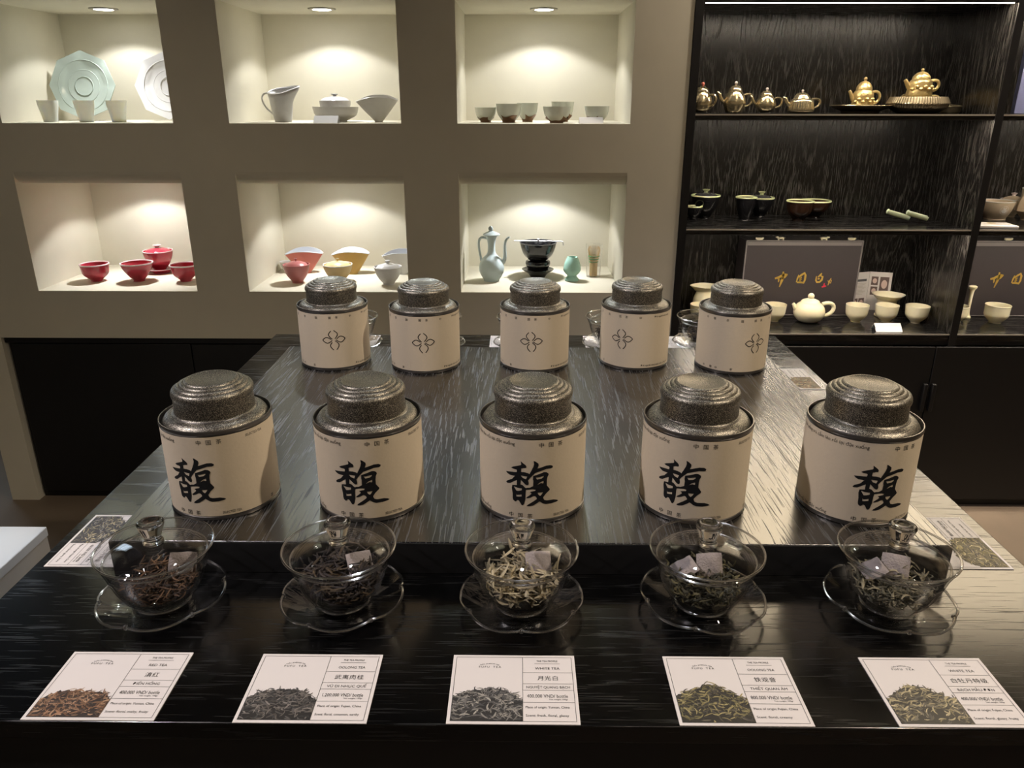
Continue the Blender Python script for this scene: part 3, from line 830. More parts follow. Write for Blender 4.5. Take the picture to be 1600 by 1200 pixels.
BRN = [(0.30, 0.17, 0.10), (0.18, 0.10, 0.06), (0.42, 0.27, 0.17), (0.08, 0.06, 0.05)]
GRY = [(0.14, 0.125, 0.11), (0.09, 0.085, 0.08), (0.22, 0.20, 0.18), (0.05, 0.05, 0.05)]
SIL = [(0.24, 0.23, 0.21), (0.14, 0.135, 0.13), (0.36, 0.34, 0.30), (0.07, 0.07, 0.07)]
OLV = [(0.20, 0.18, 0.09), (0.12, 0.11, 0.08), (0.36, 0.31, 0.15), (0.07, 0.065, 0.06)]
PAL = [(0.38, 0.33, 0.20), (0.22, 0.20, 0.15), (0.52, 0.45, 0.28), (0.14, 0.13, 0.11)]
CARDS = [
 ('RED TEA', '滇红', 'ĐIỀN HỒNG', '400.000 VND/ bottle', 'Yunnan, China', 'floral, malty, fruity', BRN, (0.045, 0.035, 0.03), 0.031, -0.4098, 0.4917),
 ('OOLONG TEA', '武夷肉桂', 'VŨ DI NHỤC QUẾ', '1.200.000 VND/ bottle', 'Fujian, China', 'floral, cinnamon, earthy', GRY, (0.030, 0.028, 0.026), 0.035, -0.2340, 0.4905),
 ('WHITE TEA', '月光白', 'NGUYỆT QUANG BẠCH', '400.000 VND/ bottle', 'Yunnan, China', 'fresh, floral, glassy', SIL, (0.035, 0.034, 0.033), 0.038, -0.0582, 0.4910),
 ('OOLONG TEA', '铁观音', 'THIẾT QUAN ÂM', '800.000 VND/ bottle', 'Fujian, China', 'floral, creamy', OLV, (0.045, 0.042, 0.035), 0.042, 0.1335, 0.4912),
 ('WHITE TEA', '白牡丹特级', 'BẠCH MẪU ĐƠN', '400.000 VND/ bottle', 'Fujian, China', 'floral, glassy, fruity', PAL, (0.085, 0.08, 0.065), 0.042, 0.3130, 0.4918)]
for i, c in enumerate(CARDS):
    make_card(f'white card with {["brown red tea", "grey oolong", "silver needle tea", "olive oolong", "pale green white tea"][i]} photo, {GWN[i]} along the front edge',
              c[0], c[1], c[2], c[3], c[4], c[5], 50 + i, c[6], c[7], c[8], (c[9], c[10], TZ + 0.0002), 0, 'tea cards along the front edge')
make_card('tea profile card lying sideways on the left table border by the red tea gaiwan', *CARDS[4][:6], 61, PAL + SIL, (0.07, 0.07, 0.075), 0.045, (-0.5195, 0.8225, TZ + 0.0002), -PI / 2, 'tea cards on the side borders')
make_card('tea profile card lying sideways on the right table border behind the rightmost gaiwan', *CARDS[3][:6], 62, PAL + OLV, (0.16, 0.14, 0.09), 0.045, (0.5425, 0.7185, TZ + 0.0002), PI / 2, 'tea cards on the side borders')
make_card('tea profile card lying sideways at the far right table border behind the tins', *CARDS[0][:6], 63, PAL + BRN, (0.18, 0.15, 0.10), 0.045, (0.5425, 1.2745, TZ + 0.0002), PI / 2, 'tea cards on the side borders')
for i, x in enumerate((-0.300, -0.128, 0.050, 0.250, 0.415)):
    make_card(f'tea profile card turned away on the far table edge, {GWN[i]}', *CARDS[i][:6], 70 + i, [BRN, GRY, SIL, PAL, PAL][i], (0.3, 0.25, 0.18), 0.042, (x, 1.596, TZ + 0.0002), PI, 'tea cards along the far edge')

# ================================================================== CERAMICS
def por(name, col, rough=0.12, sss=0.0, var=0.03, bump=0.0, bs=60):
    return flat(name, col, rough, spec=0.5, sss=sss, var=var, bscale=bs, bump=bump)
P_white = por('white_porcelain', (0.88, 0.88, 0.90)); P_bone = por('bone_glaze', (0.72, 0.70, 0.66), 0.35, var=0.06)
P_silver = por('grey_white_glaze', (0.72, 0.72, 0.73), 0.4, var=0.12, bump=0.15, bs=40)
P_celplate = por('celadon_glass_glaze', (0.44, 0.52, 0.48), 0.12, var=0.12, bs=18)
P_red = por('raspberry_glaze', (0.42, 0.035, 0.060), 0.15, var=0.18, bs=30); P_redw = por('pale_pink_rim', (0.80, 0.62, 0.66), 0.15)
P_pink = por('dusty_rose_glaze', (0.42, 0.14, 0.14), 0.3); P_coral = por('coral_glaze', (0.58, 0.17, 0.14), 0.3)
P_yel = por('amber_yellow_glaze', (0.72, 0.47, 0.15), 0.3); P_yelp = por('pale_yellow_glaze', (0.78, 0.60, 0.32), 0.3)
P_bowl = por('jade_white_bowl', (0.74, 0.77, 0.69), 0.15, var=0.12, bs=25); P_stain = por('brown_clay_stain', (0.20, 0.11, 0.06), 0.5)
P_sky = por('sky_celadon', (0.74, 0.88, 0.93), 0.10, var=0.06, bs=14); P_mint = por('mint_celadon', (0.48, 0.80, 0.70), 0.12)
P_black = por('black_tenmoku', (0.010, 0.010, 0.012), 0.06); P_pewter = por('pewter_sheen', (0.05, 0.05, 0.055), 0.18)
P_bamboo = por('bamboo', (0.62, 0.42, 0.20), 0.6); P_green = por('green_thread', (0.10, 0.30, 0.10), 0.6)
P_gold = flat('champagne_metal', (0.78, 0.66, 0.42), 0.24, metal=0.9, var=0.06, bscale=60)
P_gilt = flat('gilt_relief', (0.86, 0.66, 0.30), 0.34, metal=0.75, var=0.15, bscale=90, bump=0.8)
P_ceil = por('pale_green_white_glaze', (0.84, 0.90, 0.50), 0.15); P_brown = por('iron_brown_glaze', (0.035, 0.016, 0.009), 0.2)
P_jade = por('ivory_jade_porcelain', (0.92, 0.84, 0.60), 0.16, sss=0.25); P_jadeg = por('pale_jade', (0.74, 0.84, 0.58), 0.2, sss=0.25)
P_sand = por('sand_stoneware', (0.58, 0.47, 0.33), 0.6, var=0.1); P_peach = por('peach_stoneware', (0.62, 0.34, 0.24), 0.6)
P_pearl = por('pearl_knob', (0.82, 0.72, 0.70), 0.15)

def curve_prof(pts, n=5):
    """Catmull-Rom through (r,z) points"""
    o = []
    P = [pts[0]] + list(pts) + [pts[-1]]
    for i in range(1, len(P) - 2):
        a, b, c, d = P[i - 1:i + 3]
        for k in range(n):
            t = k / n
            o.append(tuple(0.5 * ((2 * b[j]) + (-a[j] + c[j]) * t + (2 * a[j] - 5 * b[j] + 4 * c[j] - d[j]) * t * t + (-a[j] + 3 * b[j] - 3 * c[j] + d[j]) * t ** 3) for j in (0, 1)))
    o.append(tuple(pts[-1]))
    return o

def vessel(pts, t=0.0025, floor=0.006):
    """closed wall: outer curve from foot to rim, then inside back down"""
    out = curve_prof(pts)
    inn = [(max(0.0005, r - t), z) for r, z in out if z > floor][::-1]
    return [(0, out[0][1] + 0.0008), (max(0.001, out[0][0] - 0.003), out[0][1] + 0.0008)] + out + inn + [(inn[-1][0] * 0.5, floor), (0, floor)]

def bowl_pts(r, h, rf, ft=0.005, round_=0.62):
    return [(rf, 0), (rf, ft), (rf + (r - rf) * round_, ft + (h - ft) * 0.35), (rf + (r - rf) * (round_ + (1 - round_) * 0.7), ft + (h - ft) * 0.70), (r, h)]

def ring(r, z, rad=0.0012, n=48):
    return G().tube([(r * math.cos(2 * PI * i / n), r * math.sin(2 * PI * i / n), z) for i in range(n)], rad, 6, closed=True)

def make_bowl(name, label, cat, loc, r, h, rf, mat, group=None, rim=None, round_=0.62, stain=None, rz=0.0, ft=0.005):
    t = thing(name, label, cat, loc, rz, group)
    G().lathe(vessel(bowl_pts(r, h, rf, ft, round_)), 40).build('body', mat, t, angle=50)
    if rim: ring(r - 0.0008, h, 0.0030 if rim is P_ceil else 0.0026 if rim is P_redw else 0.0018).build('rim', rim, t)
    if stain:
        pts = curve_prof(bowl_pts(r, h, rf, ft, round_)); lim = h * 0.42
        band = [(q + 0.0004, z) for q, z in pts if z < lim]
        zf = lambda a, q, z: (0.004 * math.sin(2 * a + 1.2) + 0.002 * math.sin(5 * a)) * max(0, (z - ft)) / lim * 1.6
        G().lathe(band, 40, zf=zf).build('bare_clay_base', stain, t)
    return t

def make_gaiwan_por(label, loc, r, h, mat, rim, knob, group=None, saucer=None, lidmat=None, rz=0.0, kr=0.008, saucer_label=None, z0=0.0):
    loc = (loc[0], loc[1], loc[2] + z0)
    t = thing('lidded_gaiwan', label, 'gaiwan', loc, rz, group)
    G().lathe(vessel(bowl_pts(r, h, r * 0.42, 0.005, 0.55)), 40).build('body', mat, t, angle=50)
    ring(r - 0.0008, h, 0.0030 if rim is P_ceil else 0.0016).build('rim', rim, t)
    lr = r * 0.86
    lid = G().lathe([(lr - 0.003, h - 0.005), (lr, h - 0.003), (lr * 0.85, h + 0.004), (lr * 0.5, h + 0.009), (lr * 0.2, h + 0.011), (0, h + 0.0112), (0, h + 0.009), (lr * 0.5, h + 0.0065), (lr * 0.83, h + 0.0015), (lr - 0.003, h - 0.005)], 40).build('lid', lidmat or mat, t, angle=60)
    G().lathe([(0, h + 0.0105), (kr * 0.55, h + 0.0105), (kr * 0.5, h + 0.014), (kr * 0.85, h + 0.018), (kr, h + 0.0205), (kr * 0.8, h + 0.0215), (0, h + 0.0205)], 24).build('knob', knob, lid)
    return t

def make_dish(name, label, cat, loc, r, h, rf, mat, rim=None, group=None, rf_=None):
    t = thing(name, label, cat, loc, 0, group)
    G().lathe([(0, 0.001), (rf - 0.003, 0.001), (rf - 0.002, 0), (rf, 0), (rf + 0.002, h * 0.3), (r * 0.85, h * 0.62), (r, h), (r - 0.001, h + 0.0012), (r * 0.82, h * 0.62 + 0.002), (rf, h * 0.3 + 0.0025), (0, h * 0.3 + 0.002)], 48, rf=rf_).build('body', mat, t, angle=50)
    if rim: ring(r - 0.0006, h + 0.0006, 0.0011).build('rim', rim, t)
    return t

def make_fan(label, loc, w, h, rf, mat, inner, group, rz=0.0):
    """flared pouring bowl: narrow foot, wide oval mouth rising at the back, pointed lip on the left"""
    t = thing('pouring_bowl', label, 'bowl', loc, rz, group)
    n = 48; rows = 9
    def pt(a, s, off):
        c, sn = math.cos(a), math.sin(a)
        lip = max(0, -c) ** 6 * 0.10
        rx = rf + (w / 2 * (1 + lip) - rf) * s ** 0.95 - off
        ry = rf * 0.9 + (w * 0.20 - rf * 0.9) * s ** 0.95 - off
        top = h * (0.95 + 0.05 * sn - 0.20 * abs(c) ** 2.5 * (1.0 if c < 0 else 0.75))
        return (rx * c, ry * sn, 0.003 + (top - 0.003) * s)
    def surf(off, s0=0.0):
        vs = []; fs = []
        for j in range(rows):
            s = s0 + (1 - s0) * j / (rows - 1)
            for i in range(n): vs.append(pt(2 * PI * i / n, s, off))
        for j in range(rows - 1):
            for i in range(n):
                k = (i + 1) % n
                fs.append((j * n + i, j * n + k, (j + 1) * n + k, (j + 1) * n + i))
        return vs, fs
    g = G(); vs, fs = surf(0.0); fs.append(tuple(range(n))[::-1]); g.add(vs, fs)
    g.lathe([(rf - 0.003, 0.0), (rf, 0.0), (rf, 0.004), (rf - 0.003, 0.004)], 32, sy=0.9)
    g.build('body', mat, t, angle=60, recalc=False)
    g = G(); vs, fs = surf(0.0022, 0.12); fs.append(tuple(range(n))[::-1]); fs = [f[::-1] for f in fs]
    g.add(vs, fs); g.build('lining', inner, t, angle=60, recalc=False)
    g = G(); g.tube([Vector(pt(2 * PI * i / n, 1.0, 0.0010)) for i in range(n)], 0.0014, 6, closed=True)
    g.build('rim', inner, t)
    return t

def handle_pts(x0, z0, x1, z1, out, n=12):
    return bez((x0, 0, z0), (x0 + out * 1.25, 0, z0 + abs(out) * 0.45), (x1 + out * 1.15, 0, z1 + abs(out) * 0.05), (x1, 0, z1), n)

def make_teapot(label, loc, body, lid, knob, spout, srad, handle, hrad, mat, group=None, knobmat=None, name='teapot', ribs=0, rz=0.0, feet=0, handlemat=None):
    t = thing(name, label, 'teapot', loc, rz, group)
    rf = (lambda a, r, z: 1 + 0.025 * math.cos(ribs * a)) if ribs else None
    pr = curve_prof(body)
    G().lathe([(0, pr[0][1])] + pr + [(0, pr[-1][1])], 96 if ribs else 40, rf=rf).build('body', mat, t, angle=60)
    l = G().lathe(curve_prof(lid) + [(0, lid[-1][1])], 36).build('lid', mat, t, angle=50)
    kz, kr = knob
    g = G(); g.ball((0, 0, kz), kr, 16, sz=1.0); g.lathe([(kr * 0.55, kz - kr * 1.5), (kr * 0.5, kz - kr * 0.6)], 14); g.build('knob', knobmat or mat, l)
    G().tube(spout, srad, 12).build('spout', mat, t)
    G().tube(handle, hrad, 10).build('handle', handlemat or mat, t)
    if feet:
        for k in range(3):
            a = 2 * PI * k / 3 - PI / 2
            G().ball((feet * math.cos(a), feet * math.sin(a), 0.004), 0.0045, 10).build('foot', mat, t)
    return t

ZU, ZL_ = NZ[1] + 0.0004, NZ[0] + 0.0004
# ---- upper left niche: plates and cups
def octagon_plate(label, x, y, mat, group):
    t = thing('octagonal_plate', label, 'plate', (x, y, ZU + 0.004), 0, group)
    def rf(a, r, z):
        if r < 0.06: return 1.0
        s = (a + PI / 8) % (PI / 4) - PI / 8
        k = math.cos(PI / 8) / math.cos(s)
        return 1 + (k * 1.02 - 1) * min(1, (r - 0.06) / 0.02)
    pr = [(0, 0.004), (0.035, 0.004), (0.042, 0.006), (0.062, 0.005), (0.070, 0.0085), (0.092, 0.013), (0.108, 0.017), (0.108, 0.0145), (0.090, 0.009), (0.070, 0.004), (0.06, 0.0), (0, 0.0)]
    g = G().lathe(pr, 64, rf=rf)
    M = Matrix.Translation((0, 0, 0.104)) @ Matrix.Rotation(math.radians(78), 4, 'X') @ Matrix.Rotation(PI / 8, 4, 'Z')
    g.xform(M); g.build('dish', mat, t, angle=40)
    for k, r in enumerate((0.030, 0.052, 0.082)):
        q = ring(r, 0.0052 if k < 2 else 0.0115, 0.0012, 64).xform(M); q.build('raised_ring', mat, t)
    g = G(); g.tube([(-0.05, -0.045, 0.002 - 0.004), (-0.05, 0.045, 0.002 - 0.004), (-0.05, 0.05, 0.07)], 0.002, 6); g.tube([(0.05, -0.045, -0.002), (0.05, 0.045, -0.002), (0.05, 0.05, 0.07)], 0.002, 6)
    g.tube([(-0.05, 0.045, 0.02), (0.05, 0.045, 0.02)], 0.002, 6); g.build('easel', M_plastic, t)
    return t
octagon_plate('pale celadon octagonal plate propped upright in the upper left niche', -1.450, 2.725, P_celplate, 'octagonal plates')
octagon_plate('white octagonal plate propped upright at the right of the upper left niche', -1.170, 2.735, P_white, 'octagonal plates')
cc = None
for x, d in [(-1.485, 'leftmost, apart from the plate'), (-1.371, 'in front of the plate\'s left half'), (-1.268, 'in front of the plate\'s right edge')]:
    lb = f'small frosted white cup in the upper left niche, {d}'
    if cc is None: cc = make_bowl('frosted_cup', lb, 'cup', (x, 2.55, ZU), 0.0305, 0.064, 0.021, por('frosted_cup_glaze', (0.88, 0.91, 0.83), 0.35, sss=0.3), 'frosted cups', round_=0.35)
    else: dup(cc, (x, 2.55, ZU), 0, lb)
# ---- upper middle niche
t = thing('ceramic_jug', 'tall grey white jug with loop handle and folded rim in the upper middle niche', 'jug', (-0.756, 2.585, ZU))
n = 40; rows = 10; vs = []; fs = []
for j in range(rows):
    s = j / (rows - 1)
    for i in range(n):
        a = 2 * PI * i / n; c, sn = math.cos(a), math.sin(a)
        r = 0.024 + 0.015 * s
        lip = max(0, c) ** 4 * 0.020 * max(0, s - 0.6) / 0.4
        top = 0.092 + 0.010 * sn + 0.012 * max(0, c) ** 2 - 0.004 * max(0, -c)
        vs.append(((r + lip) * c, r * sn * 0.95, top * s))
for j in range(rows - 1):
    for i in range(n): k = (i + 1) % n; fs.append((j * n + i, j * n + k, (j + 1) * n + k, (j + 1) * n + i))
fs.append(tuple(range(n))[::-1])
g = G().add(vs, fs); o = g.build('body', P_silver, t, angle=60)
md = o.modifiers.new('wall', 'SOLIDIFY'); md.thickness = 0.0025; md.offset = -1
G().tube(bez((-0.036, 0, 0.086), (-0.075, 0, 0.092), (-0.068, 0, 0.045), (-0.027, 0, 0.022), 14), 0.0028, 8).build('handle', P_silver, t)
G().tube([((0.0395 + max(0, math.cos(a)) ** 4 * 0.020) * math.cos(a), 0.0370 * math.sin(a), 0.0935 + 0.010 * math.sin(a) + 0.012 * max(0, math.cos(a)) ** 2 - 0.004 * max(0, -math.cos(a))) for a in [2 * PI * i / 40 for i in range(40)]], 0.0026, 6, closed=True).build('folded_rim', P_white, t)
make_bowl('serving_bowl', 'wide grey bone bowl beneath the lidded bowl in the upper middle niche', 'bowl', (-0.592, 2.61, ZU), 0.073, 0.046, 0.036, P_bone, round_=0.75)
t = thing('lidded_bowl', 'small white lidded bowl nested on the wide bone bowl', 'bowl', (-0.592, 2.61, ZU + 0.012))
G().lathe(vessel(bowl_pts(0.050, 0.052, 0.028, 0.006, 0.7)), 40).build('body', P_bone, t, angle=50)
l = G().lathe([(0.046, 0.050), (0.047, 0.0525), (0.036, 0.060), (0.015, 0.0645), (0, 0.065), (0, 0.062), (0.03, 0.059), (0.044, 0.050)], 36).build('lid', P_white, t, angle=60)
G().lathe([(0, 0.064), (0.006, 0.064), (0.005, 0.068), (0.011, 0.0705), (0.011, 0.073), (0, 0.0735)], 20).build('knob', P_silver, l)
make_fan('plain grey fan-shaped pouring bowl at the right of the upper middle niche', (-0.450, 2.585, ZU), 0.128, 0.082, 0.013, P_bone, P_bone, 'fan-shaped pouring bowls')
def tent_sign(label, x, y, z, w, h, group='small niche signs'):
    t = thing('tent_sign', label, 'sign', (x, y, z), 0, group)
    g = G(); d = h * 0.9
    prof = [(-d, 0), (d * 0.2, h), (d * 0.2 + 0.0012, h), (d, 0), (d - 0.0014, 0), (d * 0.2 + 0.0004, h - 0.002), (-d + 0.0014, 0)]
    vs = [(x_, p[0], p[1]) for x_ in (-w / 2, w / 2) for p in prof]; m = len(prof)
    fs = [(i, (i + 1) % m, m + (i + 1) % m, m + i) for i in range(m)] + [tuple(range(m))[::-1], tuple(range(m, 2 * m))]
    g.add(vs, fs).build('folded_card', M_white, t, smooth=False)
    return t
tent_sign('little white folded sign in front of the wide bone bowl', -0.595, 2.487, ZU, 0.074, 0.021)
# ---- upper right niche: six tea bowls
for x, y, r, h, d in [(-0.108, 2.585, 0.0345, 0.045, 'leftmost and smallest, with pinkish side'), (-0.034, 2.560, 0.0405, 0.056, 'tallest, second from the left'),
                      (0.026, 2.640, 0.0340, 0.058, 'half hidden behind the tallest one'), (0.116, 2.530, 0.0430, 0.048, 'wide one right of the middle'),
                      (0.141, 2.660, 0.0370, 0.062, 'standing behind the wide one'), (0.244, 2.565, 0.0390, 0.049, 'rightmost, behind the sign')]:
    make_bowl('tea_bowl', f'jade white tea bowl with brown base, {d}', 'bowl', (x, y, ZU), r, h, r * 0.5, P_bowl, 'tea bowls in the upper right niche', stain=P_stain, round_=0.66, rz=x * 9)
tent_sign('little white folded sign in front of the rightmost tea bowl', 0.219, 2.480, ZU, 0.073, 0.018)
# ---- lower left niche: raspberry red tea set
for x, y, r, h, rd, d in [(-1.457, 2.59, 0.046, 0.058, 0.75, 'rounded one, leftmost'), (-1.312, 2.592, 0.052, 0.062, 0.48, 'conical one in the middle'), (-1.150, 2.594, 0.047, 0.056, 0.66, 'rightmost, cut by the niche edge')]:
    make_bowl('red_tea_cup', f'raspberry red teacup with pale rim, {d}', 'cup', (x, y, ZL_), r, h, 0.019, P_red, 'raspberry red teacups', P_redw, rd)
make_dish('red_saucer', 'raspberry red saucer with pale rim under the red gaiwan', 'saucer', (-1.296, 2.735, ZL_), 0.056, 0.016, 0.028, P_red, P_redw)
make_gaiwan_por('raspberry red lidded gaiwan with pale rim at the back of the lower left niche', (-1.300, 2.735, ZL_ + 0.0078), 0.051, 0.070, P_red, P_redw, P_redw, kr=0.014)
# ---- lower middle niche: pastel gaiwans and pouring bowls
make_gaiwan_por('dusty rose lidded gaiwan at the front left of the lower middle niche', (-0.758, 2.575, ZL_), 0.0445, 0.062, P_pink, P_pink, P_pink, 'pastel gaiwans', kr=0.005)
make_gaiwan_por('pale yellow lidded gaiwan in the centre of the lower middle niche', (-0.622, 2.598, ZL_), 0.0500, 0.058, P_yelp, P_white, P_gold, 'pastel gaiwans', kr=0.006)
make_gaiwan_por('white lidded gaiwan at the front right of the lower middle niche', (-0.442, 2.553, ZL_), 0.0465, 0.060, P_white, P_white, P_silver, 'pastel gaiwans', kr=0.009)
make_fan('coral red pouring bowl with pale blue lining behind the dusty rose gaiwan', (-0.770, 2.735, ZL_), 0.132, 0.088, 0.018, P_coral, por('ice_blue_lining', (0.72, 0.76, 0.84)), 'fan-shaped pouring bowls')
make_fan('amber yellow pouring bowl with pale lining behind the yellow gaiwan', (-0.600, 2.725, ZL_), 0.130, 0.090, 0.020, P_yel, MATS['ice_blue_lining'], 'fan-shaped pouring bowls')
make_fan('white pouring bowl behind the white gaiwan, cut by the niche edge', (-0.418, 2.72, ZL_), 0.130, 0.086, 0.018, P_white, MATS['ice_blue_lining'], 'fan-shaped pouring bowls')
make_bowl('small_pale_cup', 'small pale cup half hidden behind the dusty rose gaiwan', 'cup', (-0.845, 2.76, ZL_), 0.026, 0.034, 0.014, P_bone, rim=P_white)
# ---- lower right niche
t = thing('celadon_ewer', 'tall pale blue celadon ewer with handle, spout and lid in the lower right niche', 'ewer', (-0.094, 2.615, ZL_))
lob = lambda a, r, z: 1 + 0.018 * math.cos(6 * a) * max(0, 1 - abs(z - 0.045) / 0.045)
G().lathe([(0, 0)] + curve_prof([(0.026, 0), (0.027, 0.004), (0.040, 0.028), (0.0425, 0.050), (0.034, 0.074), (0.017, 0.092), (0.0125, 0.112), (0.0145, 0.138), (0.020, 0.155)]) + [(0.017, 0.155), (0, 0.150)], 72, rf=lob).build('body', P_sky, t, angle=60)
l = G().lathe([(0.0, 0.153), (0.016, 0.153), (0.028, 0.156), (0.029, 0.160), (0.020, 0.165), (0.008, 0.170), (0, 0.171)], 36).build('lid', P_sky, t, angle=60)
G().ball((-0.002, 0, 0.178), 0.008, 12, sx=1.0, sy=0.8, sz=1.2).build('knob', P_sky, l)
G().tube(bez((0.036, 0, 0.062), (0.060, 0, 0.075), (0.030, 0, 0.140), (0.062, 0, 0.150), 14), [0.0075 - 0.0003 * i for i in range(15)], 10).build('spout', P_sky, t)
G().tube(bez((-0.016, 0, 0.145), (-0.058, 0, 0.165), (-0.040, 0, 0.105), (-0.036, 0, 0.070), 14), 0.0042, 8).build('handle', P_sky, t)
t = thing('tenmoku_stand', 'black flared cup stand under the tenmoku bowl in the lower right niche', 'stand', (0.067, 2.675, ZL_))
G().lathe([(0, 0)] + curve_prof([(0.026, 0), (0.028, 0.004), (0.036, 0.014), (0.054, 0.026), (0.054, 0.029), (0.038, 0.024)]) + curve_prof([(0.036, 0.026), (0.037, 0.034), (0.043, 0.044), (0.043, 0.056), (0.038, 0.060)]) + [(0.030, 0.060), (0.024, 0.050), (0, 0.046)], 48).build('body', P_black, t, angle=60)
ring(0.0538, 0.0278, 0.0013).build('rim', P_pewter, t)
make_bowl('tenmoku_bowl', 'glossy black tenmoku bowl on its stand in the lower right niche', 'bowl', (0.067, 2.675, ZL_ + 0.0480), 0.064, 0.074, 0.021, P_black, rim=P_pewter, round_=0.62)
t = thing('tea_scoop_rod', 'thin pale tea scoop laid across the black tenmoku bowl', 'scoop', (0.067, 2.675, ZL_ + 0.1240))
G().tube([(-0.085, 0.0, 0.0035), (-0.03, -0.002, 0.0030), (0.03, -0.004, 0.0030), (0.078, -0.006, 0.0032), (0.086, -0.006, 0.0010), (0.088, -0.006, -0.012)], [0.0028, 0.0028, 0.0028, 0.0026, 0.0024, 0.0016], 8, flat_y=0.8).build('rod', P_white, t)
G().ball((0.0, -0.003, 0.0085), 0.0035, 10).build('bead', P_white, t)
t = thing('whisk_stand', 'mint green celadon whisk stand in the lower right niche', 'stand', (0.184, 2.62, ZL_))
G().lathe(vessel([(0.023, 0), (0.024, 0.005), (0.016, 0.018), (0.022, 0.024), (0.030, 0.038), (0.026, 0.062), (0.018, 0.082)], 0.004, 0.012), 40).build('body', P_mint, t, angle=60)
t = thing('bamboo_whisk', 'bamboo tea whisk with green thread inside a clear plastic case', 'whisk', (0.264, 2.685, ZL_ + 0.0032))
G().lathe([(0, 0), (0.014, 0), (0.014, 0.044), (0.012, 0.046), (0, 0.046)], 24).build('grip', P_bamboo, t)
for k in range(30):
    a = 2 * PI * k / 30
    G().tube([(0.012 * math.cos(a), 0.012 * math.sin(a), 0.044), (0.016 * math.cos(a), 0.016 * math.sin(a), 0.066), (0.021 * math.cos(a), 0.021 * math.sin(a), 0.092), (0.017 * math.cos(a), 0.017 * math.sin(a), 0.104)], [0.0009, 0.0008, 0.0006, 0.0004], 4).build('tine', P_bamboo, t)
for z in (0.050, 0.060, 0.070): ring(0.0150 + (z - 0.05) * 0.2, z, 0.0016, 24).build('thread', P_green, t)
G().lathe([(0.0, -0.003), (0.024, -0.003), (0.0245, -0.001), (0.0295, 0.112), (0.0288, 0.112), (0.0238, -0.0018), (0.0, -0.0018)], 32).build('clear_case', M_plastic, t)

# ================================================================== SHELF GOODS
Z1, Z2, Z3 = SHZ[2] + 0.0004, SHZ[1] + 0.0004, SHZ[0] + 0.0004
# top shelf: metal teapots
def pot(label, x, y, s, h, rz=0.0, ribs=0, feet=0.0, mat=P_gold, knobmat=None, z=Z1, group='metal teapots on the top shelf', squat=1.0, z0=0.0):
    body = [(0.012 * s + feet, 0.003 + z0), (0.026 * s, 0.010), (0.033 * s, h * 0.34), (0.026 * s, h * 0.58), (0.018 * s, h * 0.70)]
    if squat != 1.0: body = [(0.026 * s, 0.0015), (0.0355 * s, 0.008), (0.0345 * s, h * 0.32), (0.030 * s, h * 0.55), (0.022 * s, h * 0.62)]
    lid = [(0.020 * s if squat == 1 else 0.024 * s, h * 0.70 if squat == 1 else h * 0.62), (0.017 * s, h * 0.78), (0.008 * s, h * 0.86), (0.003, h * 0.88)]
    return make_teapot(label, (x, y, z), body, lid, (h * 0.94, h * 0.055),
                       bez((-0.026 * s, 0, h * 0.34), (-0.046 * s, 0, h * 0.36), (-0.040 * s, 0, h * 0.64), (-0.054 * s, 0, h * 0.66), 10), [0.0065 * s - 0.0003 * s * i for i in range(11)],
                       handle_pts(0.028 * s, h * 0.58, 0.031 * s, h * 0.22, 0.026 * s), 0.0034 * s, mat, group, knobmat, ribs=ribs, feet=feet * 1.0, rz=rz)
pot('champagne metal teapot with red knob, half hidden by the left shelf side', 0.568, 2.550, 1.0, 0.092, rz=-0.85, knobmat=por('coral_knob', (0.6, 0.16, 0.12)))
pot('tallest champagne metal teapot on little feet on the top shelf', 0.671, 2.552, 1.05, 0.095, feet=0.010, knobmat=P_pearl)
pot('small round champagne metal teapot with pearl knob, third on the top shelf', 0.768, 2.550, 0.95, 0.077, knobmat=P_pearl)
pot('squat ribbed metal teapot, rightmost of the four small ones', 0.872, 2.530, 1.08, 0.071, ribs=36, knobmat=P_pearl, squat=2.0)
P_oldmetal = flat('aged_dark_bronze', (0.24, 0.20, 0.13), 0.38, metal=0.85, var=0.15)
make_dish('metal_tray', 'shallow round bronze dish under the gilt relief teapot on the top shelf', 'dish', (1.075, 2.575, Z1), 0.093, 0.024, 0.055, P_oldmetal, P_gold)
def giltpot(label, x, y, z, s, h):
    body = [(0.034 * s, 0.0), (0.036 * s, 0.006), (0.033 * s, h * 0.30), (0.031 * s, h * 0.50), (0.022 * s, h * 0.62)]
    lid = [(0.025 * s, h * 0.60), (0.023 * s, h * 0.70), (0.014 * s, h * 0.82), (0.003, h * 0.87)]
    t = make_teapot(label, (x, y, z), body, lid, (h * 0.93, h * 0.055), bez((-0.026 * s, 0, h * 0.26), (-0.036 * s, 0, h * 0.34), (-0.040 * s, 0, h * 0.50), (-0.047 * s, 0, h * 0.58), 8), [0.008 * s - 0.0004 * s * i for i in range(9)],
                    handle_pts(0.028 * s, h * 0.54, 0.033 * s, h * 0.20, 0.026 * s), 0.0045 * s, P_gilt, 'gilt relief teapots')
    for k in range(7):
        a = -PI / 2 + (k - 3) * 0.35
        G().ball((0.033 * s * math.cos(a), 0.033 * s * math.sin(a), h * (0.26 + 0.08 * (k % 2))), 0.007 * s, 10, sz=0.7).build('relief', P_gilt, t)
    return t
giltpot('gilt relief teapot standing on the shallow bronze dish', 1.078, 2.575, Z1 + 0.0095, 0.96, 0.100)
t = thing('ribbed_basin', 'wide ribbed bronze basin under the taller gilt teapot', 'basin', (1.238, 2.545, Z1))
rib = lambda a, r, z: 1 + (0.012 * math.cos(72 * a) if r > 0.07 else 0)
